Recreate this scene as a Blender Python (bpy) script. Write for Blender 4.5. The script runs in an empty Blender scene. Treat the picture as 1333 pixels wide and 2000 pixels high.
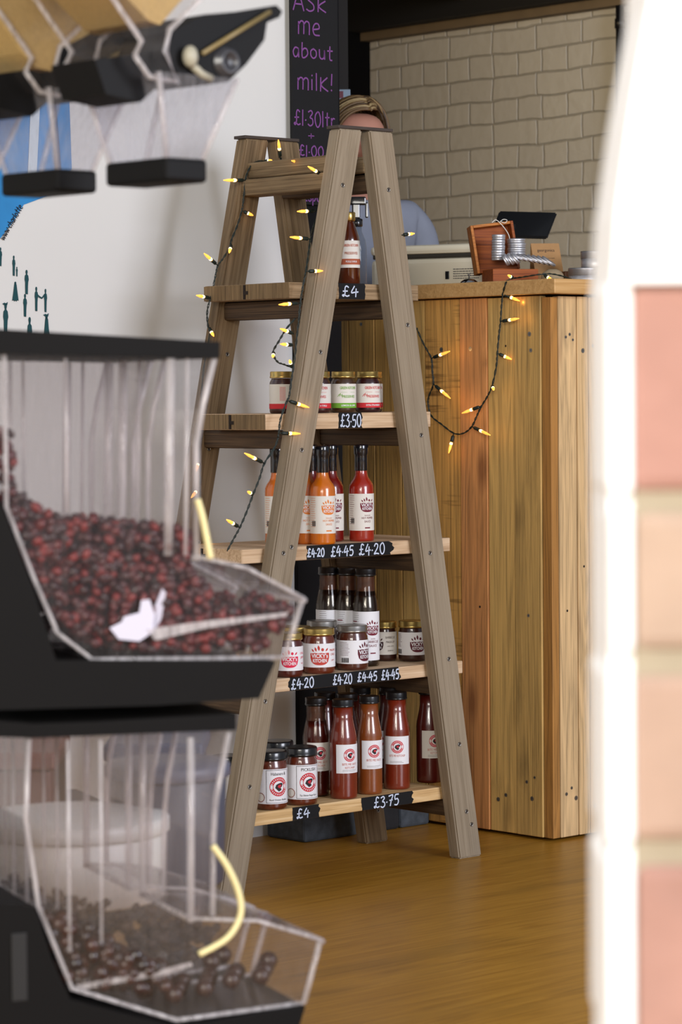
import bpy, math, random
from mathutils import Vector, Matrix
random.seed(7)
PI = math.pi
C = bpy.context.scene.collection
sc = bpy.context.scene

# ------------------------------------------------------------------ camera
FPX, PIT, ROL, ALPHA, CAMH = 5555.0, 0.04226, -0.0087, 0.74477, 0.92
F_ = Vector((0, math.cos(PIT), -math.sin(PIT)))
R0 = Vector((1, 0, 0))
D0 = F_.cross(R0)
R_ = R0*math.cos(ROL) - D0*math.sin(ROL)
D_ = R0*math.sin(ROL) + D0*math.cos(ROL)
EYE = Vector((0, 0, CAMH))
cd = bpy.data.cameras.new('camera')
cam = bpy.data.objects.new('camera', cd)
C.objects.link(cam)
m3 = Matrix((R_, -D_, -F_)).transposed()
cam.matrix_world = Matrix.Translation(EYE) @ m3.to_4x4()
cd.sensor_fit = 'VERTICAL'
cd.sensor_height = 36.0
cd.sensor_width = 24.0
cd.lens = 36.0*FPX/2000.0
cd.clip_start = 0.05
cd.dof.use_dof = True
cd.dof.focus_distance = 5.6
cd.dof.aperture_fstop = 9.0
cd.dof.aperture_blades = 7
sc.camera = cam

# ------------------------------------------------------------------ world, lights, exposure
def lin(c):
    r = []
    for x in c[:3]:
        x /= 255.0
        r.append(x/12.92 if x <= 0.04045 else ((x+0.055)/1.055)**2.4)
    return (r[0], r[1], r[2], 1.0)

w = bpy.data.worlds.new('world')
sc.world = w
w.use_nodes = True
w.node_tree.nodes['Background'].inputs[0].default_value = lin((200, 205, 215))
w.node_tree.nodes['Background'].inputs[1].default_value = 0.36

def area(name, loc, target, sx, sy, power, col):
    l = bpy.data.lights.new(name, 'AREA')
    l.shape = 'RECTANGLE'; l.size = sx; l.size_y = sy
    l.energy = power; l.color = lin(col)[:3]
    o = bpy.data.objects.new(name, l)
    C.objects.link(o)
    o.location = loc
    o.rotation_euler = (Vector(target)-Vector(loc)).to_track_quat('-Z', 'Y').to_euler()
    return o

def spot(name, loc, target, power, angle, col, blend=0.4, size=0.05):
    l = bpy.data.lights.new(name, 'SPOT')
    l.energy = power; l.color = lin(col)[:3]
    l.spot_size = angle; l.spot_blend = blend; l.shadow_soft_size = size
    o = bpy.data.objects.new(name, l)
    C.objects.link(o)
    o.location = loc
    o.rotation_euler = (Vector(target)-Vector(loc)).to_track_quat('-Z', 'Y').to_euler()
    return o

area('window_daylight', (4.2, 0.8, 2.0), (0.2, 5.8, 0.7), 2.2, 2.2, 285, (240, 243, 255))
area('shopfront_daylight', (-0.9, -1.9, 2.1), (0.9, 6.0, 0.9), 2.4, 1.8, 330, (255, 250, 240))
spot('counter_lamp', (-0.2, 8.0, 2.05), (0.7, 9.3, 1.7), 24, 2.3, (255, 212, 136), 0.9, 0.25)
spot('pillar_spot', (-0.6, -0.9, 2.3), (0.19, 1.37, 0.9), 30, 0.27, (250, 250, 255), 0.3, 0.04)  # added narrow spot to overexpose the near brick pillar only, no real roof light
sc.view_settings.view_transform = 'Standard'
sc.view_settings.look = 'None'
sc.view_settings.exposure = 0.0
sc.view_settings.gamma = 1.0
sc.view_settings.use_curve_mapping = False
sc.cycles.max_bounces = 10
sc.cycles.transparent_max_bounces = 40
sc.cycles.caustics_reflective = False
sc.cycles.caustics_refractive = False
sc.cycles.sample_clamp_indirect = 4.0

# ------------------------------------------------------------------ picture -> place helpers
U = Vector((math.cos(ALPHA), math.sin(ALPHA), 0))      # room axis, right and back
V = Vector((-math.sin(ALPHA), math.cos(ALPHA), 0))     # room axis, left and back
Z = Vector((0, 0, 1))

def ray(px, py):
    return (F_*FPX + R_*(px-666.5) + D_*(py-1000.0)).normalized()

def on_z(px, py, z=0.0):
    r = ray(px, py)
    return EYE + r*((z-EYE.z)/r.z)

def on_pl(px, py, p0, n):
    r = ray(px, py)
    return EYE + r*((p0-EYE).dot(n)/r.dot(n))

def at_d(px, py, d):
    r = ray(px, py)
    return EYE + r*(d/r.y)

# ------------------------------------------------------------------ materials
def new_mat(name):
    m = bpy.data.materials.new(name)
    m.use_nodes = True
    nt = m.node_tree
    return m, nt, nt.nodes['Principled BSDF']

_mc = {}
def mat(name, col, rough=0.5, metal=0.0, coat=0.0, emit=None, es=0.0, spec=0.5, noise=0.0, nscale=20.0, bump=0.0, bscale=80.0):
    if name in _mc: return _mc[name]
    m, nt, b = new_mat(name)
    c = lin(col)
    b.inputs['Base Color'].default_value = c
    b.inputs['Roughness'].default_value = rough
    b.inputs['Metallic'].default_value = metal
    b.inputs['Coat Weight'].default_value = coat
    b.inputs['Coat Roughness'].default_value = 0.06
    b.inputs['Specular IOR Level'].default_value = spec
    if emit:
        b.inputs['Emission Color'].default_value = lin(emit)
        b.inputs['Emission Strength'].default_value = es
    N = nt.nodes; L = nt.links
    if noise or bump:
        tc = N.new('ShaderNodeTexCoord')
    if noise:
        n = N.new('ShaderNodeTexNoise'); n.inputs['Scale'].default_value = nscale; n.inputs['Detail'].default_value = 5
        L.new(tc.outputs['Object'], n.inputs['Vector'])
        mx = N.new('ShaderNodeMix'); mx.data_type = 'RGBA'
        L.new(n.outputs['Fac'], mx.inputs['Factor'])
        mx.inputs['A'].default_value = tuple(x*(1-noise) for x in c[:3])+(1,)
        mx.inputs['B'].default_value = tuple(min(1, x*(1+noise)) for x in c[:3])+(1,)
        L.new(mx.outputs['Result'], b.inputs['Base Color'])
    if bump:
        n2 = N.new('ShaderNodeTexNoise'); n2.inputs['Scale'].default_value = bscale; n2.inputs['Detail'].default_value = 4
        L.new(tc.outputs['Object'], n2.inputs['Vector'])
        bp = N.new('ShaderNodeBump'); bp.inputs['Strength'].default_value = bump; bp.inputs['Distance'].default_value = 0.002
        L.new(n2.outputs['Fac'], bp.inputs['Height'])
        L.new(bp.outputs['Normal'], b.inputs['Normal'])
    _mc[name] = m
    return m

def wood(name, cols, rough=0.65, knots=0.5, knot_col=(60, 38, 18), grain=1.0, sx=1.0, saw=0.0, stain=0.0, spec=0.35, coat=0.0, grain_axis='Z', ring=1.0):
    """procedural timber, grain along the object's own Z (or the given axis)"""
    m, nt, b = new_mat(name)
    N = nt.nodes; L = nt.links
    tc = N.new('ShaderNodeTexCoord')
    oi = N.new('ShaderNodeObjectInfo')
    mul = N.new('ShaderNodeMath'); mul.operation = 'MULTIPLY'; mul.inputs[1].default_value = 37.0
    L.new(oi.outputs['Random'], mul.inputs[0])
    add = N.new('ShaderNodeVectorMath'); add.operation = 'ADD'
    L.new(tc.outputs['Object'], add.inputs[0]); L.new(mul.outputs[0], add.inputs[1])
    def mapped(s):
        mp = N.new('ShaderNodeMapping')
        k = (s[0], s[1], s[2])
        if grain_axis == 'X': k = (s[2], s[0], s[1])
        if grain_axis == 'Y': k = (s[0], s[2], s[1])
        mp.inputs['Scale'].default_value = k
        L.new(add.outputs[0], mp.inputs['Vector'])
        return mp
    mp = mapped((16*sx, 16*sx, 1.1))
    n1 = N.new('ShaderNodeTexNoise'); n1.inputs['Scale'].default_value = 1.0; n1.inputs['Detail'].default_value = 6; n1.inputs['Distortion'].default_value = 0.7
    L.new(mp.outputs[0], n1.inputs['Vector'])
    # growth rings out of the broad noise
    rg = N.new('ShaderNodeMath'); rg.operation = 'MULTIPLY'; rg.inputs[1].default_value = 9.0*ring
    L.new(n1.outputs['Fac'], rg.inputs[0])
    fr = N.new('ShaderNodeMath'); fr.operation = 'PINGPONG'; fr.inputs[1].default_value = 0.5
    L.new(rg.outputs[0], fr.inputs[0])
    mp2 = mapped((260*sx, 260*sx, 5))
    n2 = N.new('ShaderNodeTexNoise'); n2.inputs['Scale'].default_value = 1.0; n2.inputs['Detail'].default_value = 4
    L.new(mp2.outputs[0], n2.inputs['Vector'])
    mixf = N.new('ShaderNodeMath'); mixf.operation = 'MULTIPLY_ADD'; mixf.inputs[1].default_value = 0.55
    L.new(fr.outputs[0], mixf.inputs[0])
    h = N.new('ShaderNodeMath'); h.operation = 'MULTIPLY'; h.inputs[1].default_value = 0.95
    L.new(n2.outputs['Fac'], h.inputs[0]); L.new(h.outputs[0], mixf.inputs[2])
    cr = N.new('ShaderNodeValToRGB')
    el = cr.color_ramp.elements
    el[0].position = 0.32; el[0].color = lin(cols[0])
    el[1].position = 0.95; el[1].color = lin(cols[2])
    e = el.new(0.62); e.color = lin(cols[1])
    L.new(mixf.outputs[0], cr.inputs['Fac'])
    col = cr.outputs['Color']
    def blend(fac, c):
        nonlocal col
        mx = N.new('ShaderNodeMix'); mx.data_type = 'RGBA'
        L.new(fac, mx.inputs['Factor']); L.new(col, mx.inputs['A']); mx.inputs['B'].default_value = lin(c)
        col = mx.outputs['Result']
    def ramp(src, a, b_, v):
        r = N.new('ShaderNodeMapRange'); r.inputs['From Min'].default_value = a; r.inputs['From Max'].default_value = b_
        r.inputs['To Min'].default_value = 0; r.inputs['To Max'].default_value = v
        L.new(src, r.inputs['Value']); return r.outputs[0]
    if knots:
        mk = mapped((11, 11, 3.6))
        vo = N.new('ShaderNodeTexVoronoi'); vo.inputs['Scale'].default_value = 1.0
        L.new(mk.outputs[0], vo.inputs['Vector'])
        blend(ramp(vo.outputs['Distance'], 0.22, 0.06, knots), knot_col)
    if saw:
        ms = mapped((9, 9, 120))
        ns = N.new('ShaderNodeTexNoise'); ns.inputs['Scale'].default_value = 1.0; ns.inputs['Detail'].default_value = 3
        L.new(ms.outputs[0], ns.inputs['Vector'])
        mb = mapped((6, 6, 9))
        nb = N.new('ShaderNodeTexNoise'); nb.inputs['Scale'].default_value = 1.0
        L.new(mb.outputs[0], nb.inputs['Vector'])
        pr = N.new('ShaderNodeMath'); pr.operation = 'MULTIPLY'
        L.new(ns.outputs['Fac'], pr.inputs[0]); L.new(nb.outputs['Fac'], pr.inputs[1])
        blend(ramp(pr.outputs[0], 0.27, 0.40, saw), (74, 42, 12))
    if stain:
        mt = mapped((9, 9, 2.6))
        n3 = N.new('ShaderNodeTexNoise'); n3.inputs['Scale'].default_value = 1.0; n3.inputs['Detail'].default_value = 7; n3.inputs['Roughness'].default_value = 0.6
        L.new(mt.outputs[0], n3.inputs['Vector'])
        blend(ramp(n3.outputs['Fac'], 0.52, 0.72, stain), tuple(int(x*0.42) for x in cols[1]))
    L.new(col, b.inputs['Base Color'])
    b.inputs['Roughness'].default_value = rough
    b.inputs['Specular IOR Level'].default_value = spec
    b.inputs['Coat Weight'].default_value = coat
    bp = N.new('ShaderNodeBump'); bp.inputs['Strength'].default_value = 0.35*grain; bp.inputs['Distance'].default_value = 0.0015
    L.new(mixf.outputs[0], bp.inputs['Height']); L.new(bp.outputs['Normal'], b.inputs['Normal'])
    return m

def clear_mat(name, tint, haze, gloss=0.5, hazecol=(225, 215, 220), rough=0.08):
    m = bpy.data.materials.new(name); m.use_nodes = True
    nt = m.node_tree; N = nt.nodes; L = nt.links
    N.remove(N['Principled BSDF'])
    out = N['Material Output']
    tr = N.new('ShaderNodeBsdfTransparent'); tr.inputs[0].default_value = lin(tint)
    df = N.new('ShaderNodeBsdfDiffuse'); df.inputs[0].default_value = lin(hazecol)
    tl = N.new('ShaderNodeBsdfTranslucent'); tl.inputs[0].default_value = lin(hazecol)
    a0 = N.new('ShaderNodeMixShader'); a0.inputs[0].default_value = 0.5
    L.new(df.outputs[0], a0.inputs[1]); L.new(tl.outputs[0], a0.inputs[2])
    a = N.new('ShaderNodeMixShader')
    tcn = N.new('ShaderNodeTexCoord'); nz = N.new('ShaderNodeTexNoise')
    mpn = N.new('ShaderNodeMapping'); mpn.inputs['Scale'].default_value = (30, 30, 4)
    L.new(tcn.outputs['Object'], mpn.inputs[0]); L.new(mpn.outputs[0], nz.inputs['Vector'])
    mr = N.new('ShaderNodeMapRange'); mr.inputs['From Min'].default_value = 0.3; mr.inputs['From Max'].default_value = 0.75
    mr.inputs['To Min'].default_value = haze*0.5; mr.inputs['To Max'].default_value = min(1, haze*1.7)
    L.new(nz.outputs['Fac'], mr.inputs['Value']); L.new(mr.outputs[0], a.inputs[0])
    L.new(tr.outputs[0], a.inputs[1]); L.new(a0.outputs[0], a.inputs[2])
    gl = N.new('ShaderNodeBsdfGlossy'); gl.inputs['Roughness'].default_value = rough
    lw = N.new('ShaderNodeLayerWeight'); lw.inputs['Blend'].default_value = 0.5
    pw5 = N.new('ShaderNodeMath'); pw5.operation = 'POWER'; pw5.inputs[1].default_value = 4.0
    L.new(lw.outputs['Facing'], pw5.inputs[0])
    fz = N.new('ShaderNodeMath'); fz.operation = 'MULTIPLY_ADD'; fz.inputs[1].default_value = gloss; fz.inputs[2].default_value = 0.025
    L.new(pw5.outputs[0], fz.inputs[0])
    b = N.new('ShaderNodeMixShader')
    L.new(fz.outputs[0], b.inputs[0]); L.new(a.outputs[0], b.inputs[1]); L.new(gl.outputs[0], b.inputs[2])
    L.new(b.outputs[0], out.inputs[0])
    return m

# ------------------------------------------------------------------ mesh builder
class MB:
    def __init__(s):
        s.v = []; s.f = []; s.mi = []; s.sm = []; s.mats = []; s.tr = Matrix.Identity(4)
    def m(s, material):
        if material not in s.mats: s.mats.append(material)
        return s.mats.index(material)
    def add(s, verts, faces, material, smooth=False, tr=None):
        o = len(s.v); t = s.tr @ tr if tr else s.tr
        s.v += [t @ Vector(p) for p in verts]
        k = s.m(material)
        for f in faces:
            s.f.append(tuple(i+o for i in f)); s.mi.append(k); s.sm.append(smooth)
        return s
    def box(s, c, size, material, tr=None, bev=0.0):
        x, y, z = (d/2 for d in size)
        cx, cy, cz = c
        if bev <= 0:
            vs = [(cx+i*x, cy+j*y, cz+k*z) for k in (-1, 1) for i, j in ((-1, -1), (1, -1), (1, 1), (-1, 1))]
            fs = [(3, 2, 1, 0), (4, 5, 6, 7), (0, 1, 5, 4), (1, 2, 6, 5), (2, 3, 7, 6), (3, 0, 4, 7)]
            return s.add(vs, fs, material, False, tr)
        b = min(bev, x*.9, y*.9, z*.9)
        import bmesh
        bm = bmesh.new()
        r = bmesh.ops.create_cube(bm, size=1.0)
        for v in bm.verts: v.co = Vector((cx+v.co.x*2*x, cy+v.co.y*2*y, cz+v.co.z*2*z))
        bmesh.ops.bevel(bm, geom=list(bm.edges), offset=b, segments=2, profile=0.5, affect='EDGES')
        bm.verts.index_update()
        vs = [v.co.copy() for v in bm.verts]; fs = [[v.index for v in f.verts] for f in bm.faces]
        bm.free()
        return s.add(vs, fs, material, False, tr)
    def prism(s, prof, depth, material, tr=None, axis='y'):
        """profile of (a, z) pairs pushed along +y by depth"""
        n = len(prof)
        vs = [(a, 0, z) for a, z in prof]+[(a, depth, z) for a, z in prof]
        fs = [tuple(range(n)), tuple(range(2*n-1, n-1, -1))]+[(i, i+n, (i+1) % n+n, (i+1) % n) for i in range(n)]
        return s.add(vs, fs, material, False, tr)
    def lathe(s, prof, material, n=32, tr=None, smooth=True, a0=0.0, a1=2*PI, caps=True):
        full = abs(a1-a0-2*PI) < 1e-6
        k = n if full else n+1
        vs = []; fs = []
        for r, z in prof:
            for i in range(k):
                a = a0+(a1-a0)*i/n
                vs.append((r*math.cos(a), r*math.sin(a), z))
        for j in range(len(prof)-1):
            for i in range(n):
                i2 = (i+1) % k
                fs.append((j*k+i, j*k+i2, (j+1)*k+i2, (j+1)*k+i))
        if full and caps:
            if prof[0][0] > 1e-5: fs.append(tuple(range(k-1, -1, -1)))
            if prof[-1][0] > 1e-5: fs.append(tuple((len(prof)-1)*k+i for i in range(k)))
        return s.add(vs, fs, material, smooth, tr)
    def tube(s, pts, r, material, n=8, tr=None, caps=True):
        pts = [Vector(p) for p in pts]
        rs = r if isinstance(r, (list, tuple)) else [r]*len(pts)
        vs = []; fs = []
        up = Vector((0.13, 0.2, 0.97)).normalized()
        for i, p in enumerate(pts):
            d = (pts[min(i+1, len(pts)-1)]-pts[max(i-1, 0)]).normalized()
            x = d.cross(up)
            if x.length < 1e-3: x = d.cross(Vector((1, 0, 0)))
            x.normalize(); y = d.cross(x)
            for j in range(n):
                a = 2*PI*j/n
                vs.append(p+(x*math.cos(a)+y*math.sin(a))*rs[i])
        for i in range(len(pts)-1):
            for j in range(n):
                fs.append((i*n+j, i*n+(j+1) % n, (i+1)*n+(j+1) % n, (i+1)*n+j))
        if caps:
            fs.append(tuple(range(n-1, -1, -1))); fs.append(tuple((len(pts)-1)*n+j for j in range(n)))
        return s.add(vs, fs, material, True, tr)
    def ball(s, c, r, material, nu=10, nv=6, sc3=(1, 1, 1), jit=0.0, rot=None, tr=None):
        vs = [(0, 0, 1)]; fs = []
        for j in range(1, nv):
            t = PI*j/nv
            for i in range(nu):
                a = 2*PI*i/nu
                vs.append((math.sin(t)*math.cos(a), math.sin(t)*math.sin(a), math.cos(t)))
        vs.append((0, 0, -1))
        for i in range(nu): fs.append((0, 1+i, 1+(i+1) % nu))
        for j in range(nv-2):
            for i in range(nu):
                fs.append((1+j*nu+i, 1+(j+1)*nu+i, 1+(j+1)*nu+(i+1) % nu, 1+j*nu+(i+1) % nu))
        b = 1+(nv-2)*nu
        for i in range(nu): fs.append((b+i, len(vs)-1, b+(i+1) % nu))
        out = []
        for p in vs:
            k = r*(1+random.uniform(-jit, jit))
            q = Vector((p[0]*sc3[0]*k, p[1]*sc3[1]*k, p[2]*sc3[2]*k))
            if rot: q = rot @ q
            out.append(q+Vector(c))
        return s.add(out, fs, material, True, tr)
    def build(s, name, parent=None, loc=None, mw=None):
        me = bpy.data.meshes.new(name)
        me.from_pydata([tuple(p) for p in s.v], [], s.f)
        for m_ in s.mats: me.materials.append(m_)
        me.polygons.foreach_set('material_index', s.mi)
        me.polygons.foreach_set('use_smooth', s.sm)
        me.update()
        o = bpy.data.objects.new(name, me)
        C.objects.link(o)
        if parent: o.parent = parent
        if mw is not None: o.matrix_local = mw
        elif loc is not None: o.location = loc
        return o

def tag(o, label=None, cat=None, group=None, kind=None):
    if label: o['label'] = label
    if cat: o['category'] = cat
    if group: o['group'] = group
    if kind: o['kind'] = kind
    return o

def thing(name, label, cat, loc=(0, 0, 0), rz=0.0, group=None):
    o = bpy.data.objects.new(name, None)
    o.empty_display_size = 0.05
    C.objects.link(o)
    o.location = loc; o.rotation_euler = (0, 0, rz)
    return tag(o, label, cat, group)

def frame(o, x, y, z):
    """matrix with given origin and axes"""
    m = Matrix((x, y, z)).transposed().to_4x4()
    m.translation = o
    return m

ROOM = Matrix((U, V, Z)).transposed()     # room axes as columns

# ------------------------------------------------------------------ lettering
def text2d(s, size, bold=0.0, shear=0.0, align='CENTER', sp=1.0):
    cu = bpy.data.curves.new('t', 'FONT')
    cu.body = s; cu.size = size; cu.align_x = align; cu.align_y = 'CENTER'
    cu.offset = bold*size; cu.shear = shear; cu.resolution_u = 2; cu.space_character = sp
    ob = bpy.data.objects.new('t', cu)
    me = bpy.data.meshes.new_from_object(ob)
    vs = [(v.co.x, v.co.y) for v in me.vertices]
    fs = [tuple(p.vertices) for p in me.polygons]
    bpy.data.objects.remove(ob); bpy.data.curves.remove(cu); bpy.data.meshes.remove(me)
    return vs, fs

G = {  # hand-lettered strokes on a 1-high grid: width, [polylines]
 '0': (.55, [[(.28, 1), (.08, .8), (.03, .45), (.15, .08), (.32, 0), (.5, .25), (.52, .65), (.4, .95), (.28, 1)]]),
 '1': (.15, [[(.08, 1), (.06, 0)]]),
 '2': (.55, [[(.05, .75), (.2, .98), (.42, .9), (.42, .65), (.2, .3), (.02, .05), (.28, .1), (.55, .05)]]),
 '3': (.5, [[(.05, .9), (.3, 1), (.42, .82), (.2, .55), (.42, .45), (.45, .15), (.22, 0), (.02, .1)]]),
 '4': (.6, [[(.28, 1), (.02, .4), (.3, .42), (.58, .46)], [(.42, .75), (.38, 0)]]),
 '5': (.5, [[(.48, .98), (.12, .95), (.08, .55), (.35, .58), (.46, .3), (.3, .02), (.03, .05)]]),
 '7': (.5, [[(.03, .9), (.48, .97), (.3, .5), (.18, 0)], [(.12, .5), (.42, .52)]]),
 '£': (.62, [[(.55, .88), (.38, 1), (.26, .8), (.26, .3), (.14, .03), (.04, .12), (.2, .16), (.4, .03), (.6, .1)], [(.1, .5), (.46, .52)]]),
 '.': (.12, [[(.03, .38), (.08, .42)]]),
 '!': (.15, [[(.1, 1), (.07, .35)], [(.06, .06), (.08, .02)]]),
 '+': (.6, [[(.3, .8), (.3, .15)], [(.03, .48), (.58, .5)]]),
 'A': (.6, [[(.0, 0), (.3, 1), (.6, 0)], [(.1, .38), (.5, .38)]]),
 's': (.45, [[(.42, .62), (.2, .7), (.06, .52), (.36, .3), (.38, .1), (.18, 0), (.02, .1)]]),
 'S': (.5, [[(.46, .92), (.2, 1), (.06, .75), (.4, .42), (.42, .12), (.2, 0), (.02, .1)]]),
 'k': (.5, [[(.06, 1), (.04, 0)], [(.45, .68), (.08, .32), (.48, 0)]]),
 'K': (.55, [[(.06, .8), (.04, 0)], [(.48, .82), (.08, .38), (.52, .02)]]),
 'm': (.75, [[(.05, .65), (.04, 0)], [(.05, .5), (.2, .7), (.36, .6), (.36, .02)], [(.36, .5), (.52, .7), (.7, .58), (.7, 0)]]),
 'e': (.5, [[(.08, .34), (.42, .42), (.36, .66), (.16, .64), (.04, .36), (.14, .06), (.44, .04)]]),
 'a': (.5, [[(.42, .6), (.2, .68), (.04, .4), (.12, .06), (.3, .06), (.42, .36), (.42, .62), (.44, .02)]]),
 'b': (.5, [[(.06, 1), (.05, .04), (.28, 0), (.46, .25), (.4, .56), (.22, .62), (.06, .45)]]),
 'o': (.5, [[(.24, .66), (.06, .5), (.06, .18), (.24, 0), (.44, .16), (.44, .5), (.24, .66)]]),
 'u': (.5, [[(.05, .64), (.07, .15), (.22, 0), (.4, .14), (.42, .64), (.44, 0)]]),
 't': (.4, [[(.2, .95), (.18, .1), (.34, 0)], [(.02, .64), (.38, .66)]]),
 'i': (.15, [[(.06, .6), (.06, 0)], [(.06, .82), (.08, .86)]]),
 'l': (.15, [[(.06, 1), (.06, 0)]]),
 'r': (.35, [[(.05, .62), (.05, 0)], [(.05, .42), (.2, .62), (.34, .6)]]),
 'p': (.5, [[(.06, .62), (.04, -.4)], [(.06, .5), (.26, .66), (.44, .45), (.3, .08), (.07, .1)]]),
 'w': (.7, [[(.02, .6), (.14, .02), (.34, .5), (.5, .02), (.68, .64)]]),
 'c': (.42, [[(.4, .56), (.2, .66), (.04, .34), (.16, .02), (.4, .1)]]),
 'h': (.5, [[(.05, 1), (.05, 0)], [(.05, .42), (.24, .64), (.4, .5), (.42, 0)]]),
 ' ': (.35, []),
}

def smooth_line(p, k=4):
    if len(p) < 3: return p
    out = []
    for i in range(len(p)-1):
        a = p[max(i-1, 0)]; b = p[i]; c = p[i+1]; d = p[min(i+2, len(p)-1)]
        for j in range(k):
            t = j/k
            out.append(tuple(0.5*((2*b[n])+(-a[n]+c[n])*t+(2*a[n]-5*b[n]+4*c[n]-d[n])*t*t+(-a[n]+3*b[n]-3*c[n]+d[n])*t**3) for n in range(len(b))))
    out.append(p[-1])
    return out

def ribbon(pts, w_):
    vs = []; fs = []
    n = len(pts)
    for i, p in enumerate(pts):
        a = pts[max(i-1, 0)]; b = pts[min(i+1, n-1)]
        dx, dy = b[0]-a[0], b[1]-a[1]
        l = math.hypot(dx, dy) or 1
        nx, ny = -dy/l*w_/2, dx/l*w_/2
        if i == 0: e = (p[0]-dx/l*w_*.3, p[1]-dy/l*w_*.3)
        elif i == n-1: e = (p[0]+dx/l*w_*.3, p[1]+dy/l*w_*.3)
        else: e = p
        vs += [(e[0]+nx, e[1]+ny), (e[0]-nx, e[1]-ny)]
    for i in range(n-1): fs.append((2*i, 2*i+1, 2*i+3, 2*i+2))
    return vs, fs

def hand(s, x, y, hgt, wid, pen, slope=0.0):
    """hand lettering starting at x, baseline y; total width wid"""
    tot = sum(G[c][0]+.14 for c in s)-.14
    k = wid/tot
    vs = []; fs = []
    cx = x
    for c in s:
        w0, st = G[c]
        jy = random.uniform(-.03, .03)*hgt
        for line in st:
            pts = [(cx+a*k, y+b*hgt+jy+(cx+a*k-x)*slope) for a, b in smooth_line(line)]
            v_, f_ = ribbon(pts, pen)
            o = len(vs); vs += v_; fs += [tuple(i+o for i in q) for q in f_]
        cx += (w0+.14)*k
    return vs, fs

# ================================================================== STRUCTURE
FLOOR_M = wood('floor_oak', [(142, 98, 26), (166, 118, 38), (182, 134, 50)], rough=0.36, knots=0.0, sx=1.3, stain=0.32, grain=0.12, spec=0.4, ring=0.8, grain_axis='X')
f = MB(); f.box((2.0, 3.0, -0.05), (14, 18, 0.1), FLOOR_M)
tag(f.build('floor', mw=frame(Vector((0, 0, 0)), U, V, Z)), kind='structure')

CORNER = on_z(1082, 1645)                              # foot of the counter's corner
CT = on_pl(1066, 545, CORNER, Vector((0, 1, 0))).z     # counter top height
PL = on_z(595, 1647)                                   # plinth corner
WL = on_z(505, 1634)                                   # foot of the white wall
def rc(p): return (p.dot(U), p.dot(V))                 # room coordinates
def RP(a, b, z=0.0): return U*a + V*b + Z*z
cu_, cv_ = rc(CORNER); pu, pv = rc(PL); wu, wv = rc(WL)
pil_u0 = rc(on_pl(578, 1400, WL, V))[0]                # left edge of the dark column
pil_u1 = rc(on_pl(656, 200, WL, V))[0]
BR = at_d(1180, 400, 9.06); bu, bv = rc(BR)            # painted brick wall line
CEIL = 3.2

WHITE = mat('limewashed_plaster', (212, 212, 210), 0.85, noise=0.05, nscale=2.5, bump=0.15, bscale=25)
f = MB(); f.box((wu-3.2+(pil_u0-wu), wv+0.1, CEIL/2), (6.4, 0.2, CEIL), WHITE)
wall_left = tag(f.build('wall_left', mw=ROOM.to_4x4()), kind='structure')

BLACK = mat('black_paint', (17, 17, 19), 0.85, spec=.2, noise=0.15, nscale=30)
DARK = mat('dark_room', (7, 7, 8), 0.9, spec=.1, noise=0.1)
# dark column clad at the wall's end, its stone plinth
f = MB(); f.box(((pil_u0+pil_u1)/2, wv-0.012+0.12, CEIL/2), (pil_u1-pil_u0, 0.24, CEIL), BLACK)
tag(f.build('wall_column', mw=ROOM.to_4x4()), kind='structure')
STONE = mat('dark_stone', (66, 72, 78), 0.9, noise=0.75, nscale=55, bump=1.0, bscale=60)
STONE2 = mat('painted_stone', (30, 30, 32), 0.9, noise=0.6, nscale=45, bump=1.0, bscale=60)
t = thing('stone_plinth', 'rough dark grey stone plinth at the foot of the black column behind the ladder', 'plinth', RP(pu, pv, 0))
pw = cu_-pu
for k, (a0, a1, h, mm) in enumerate(((0, pw*.42, .055, STONE), (pw*.42, pw*.75, .05, STONE2), (pw*.75, pw-.003, .062, STONE))):
    f = MB(); f.box((0, 0, 0), (a1-a0-.003, wv-pv-.014, h), mm, bev=.006)
    f.build('stone_block', t, mw=(ROOM.to_4x4() @ Matrix.Translation(((a0+a1)/2, (wv-pv-.014)/2, h/2))))

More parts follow.
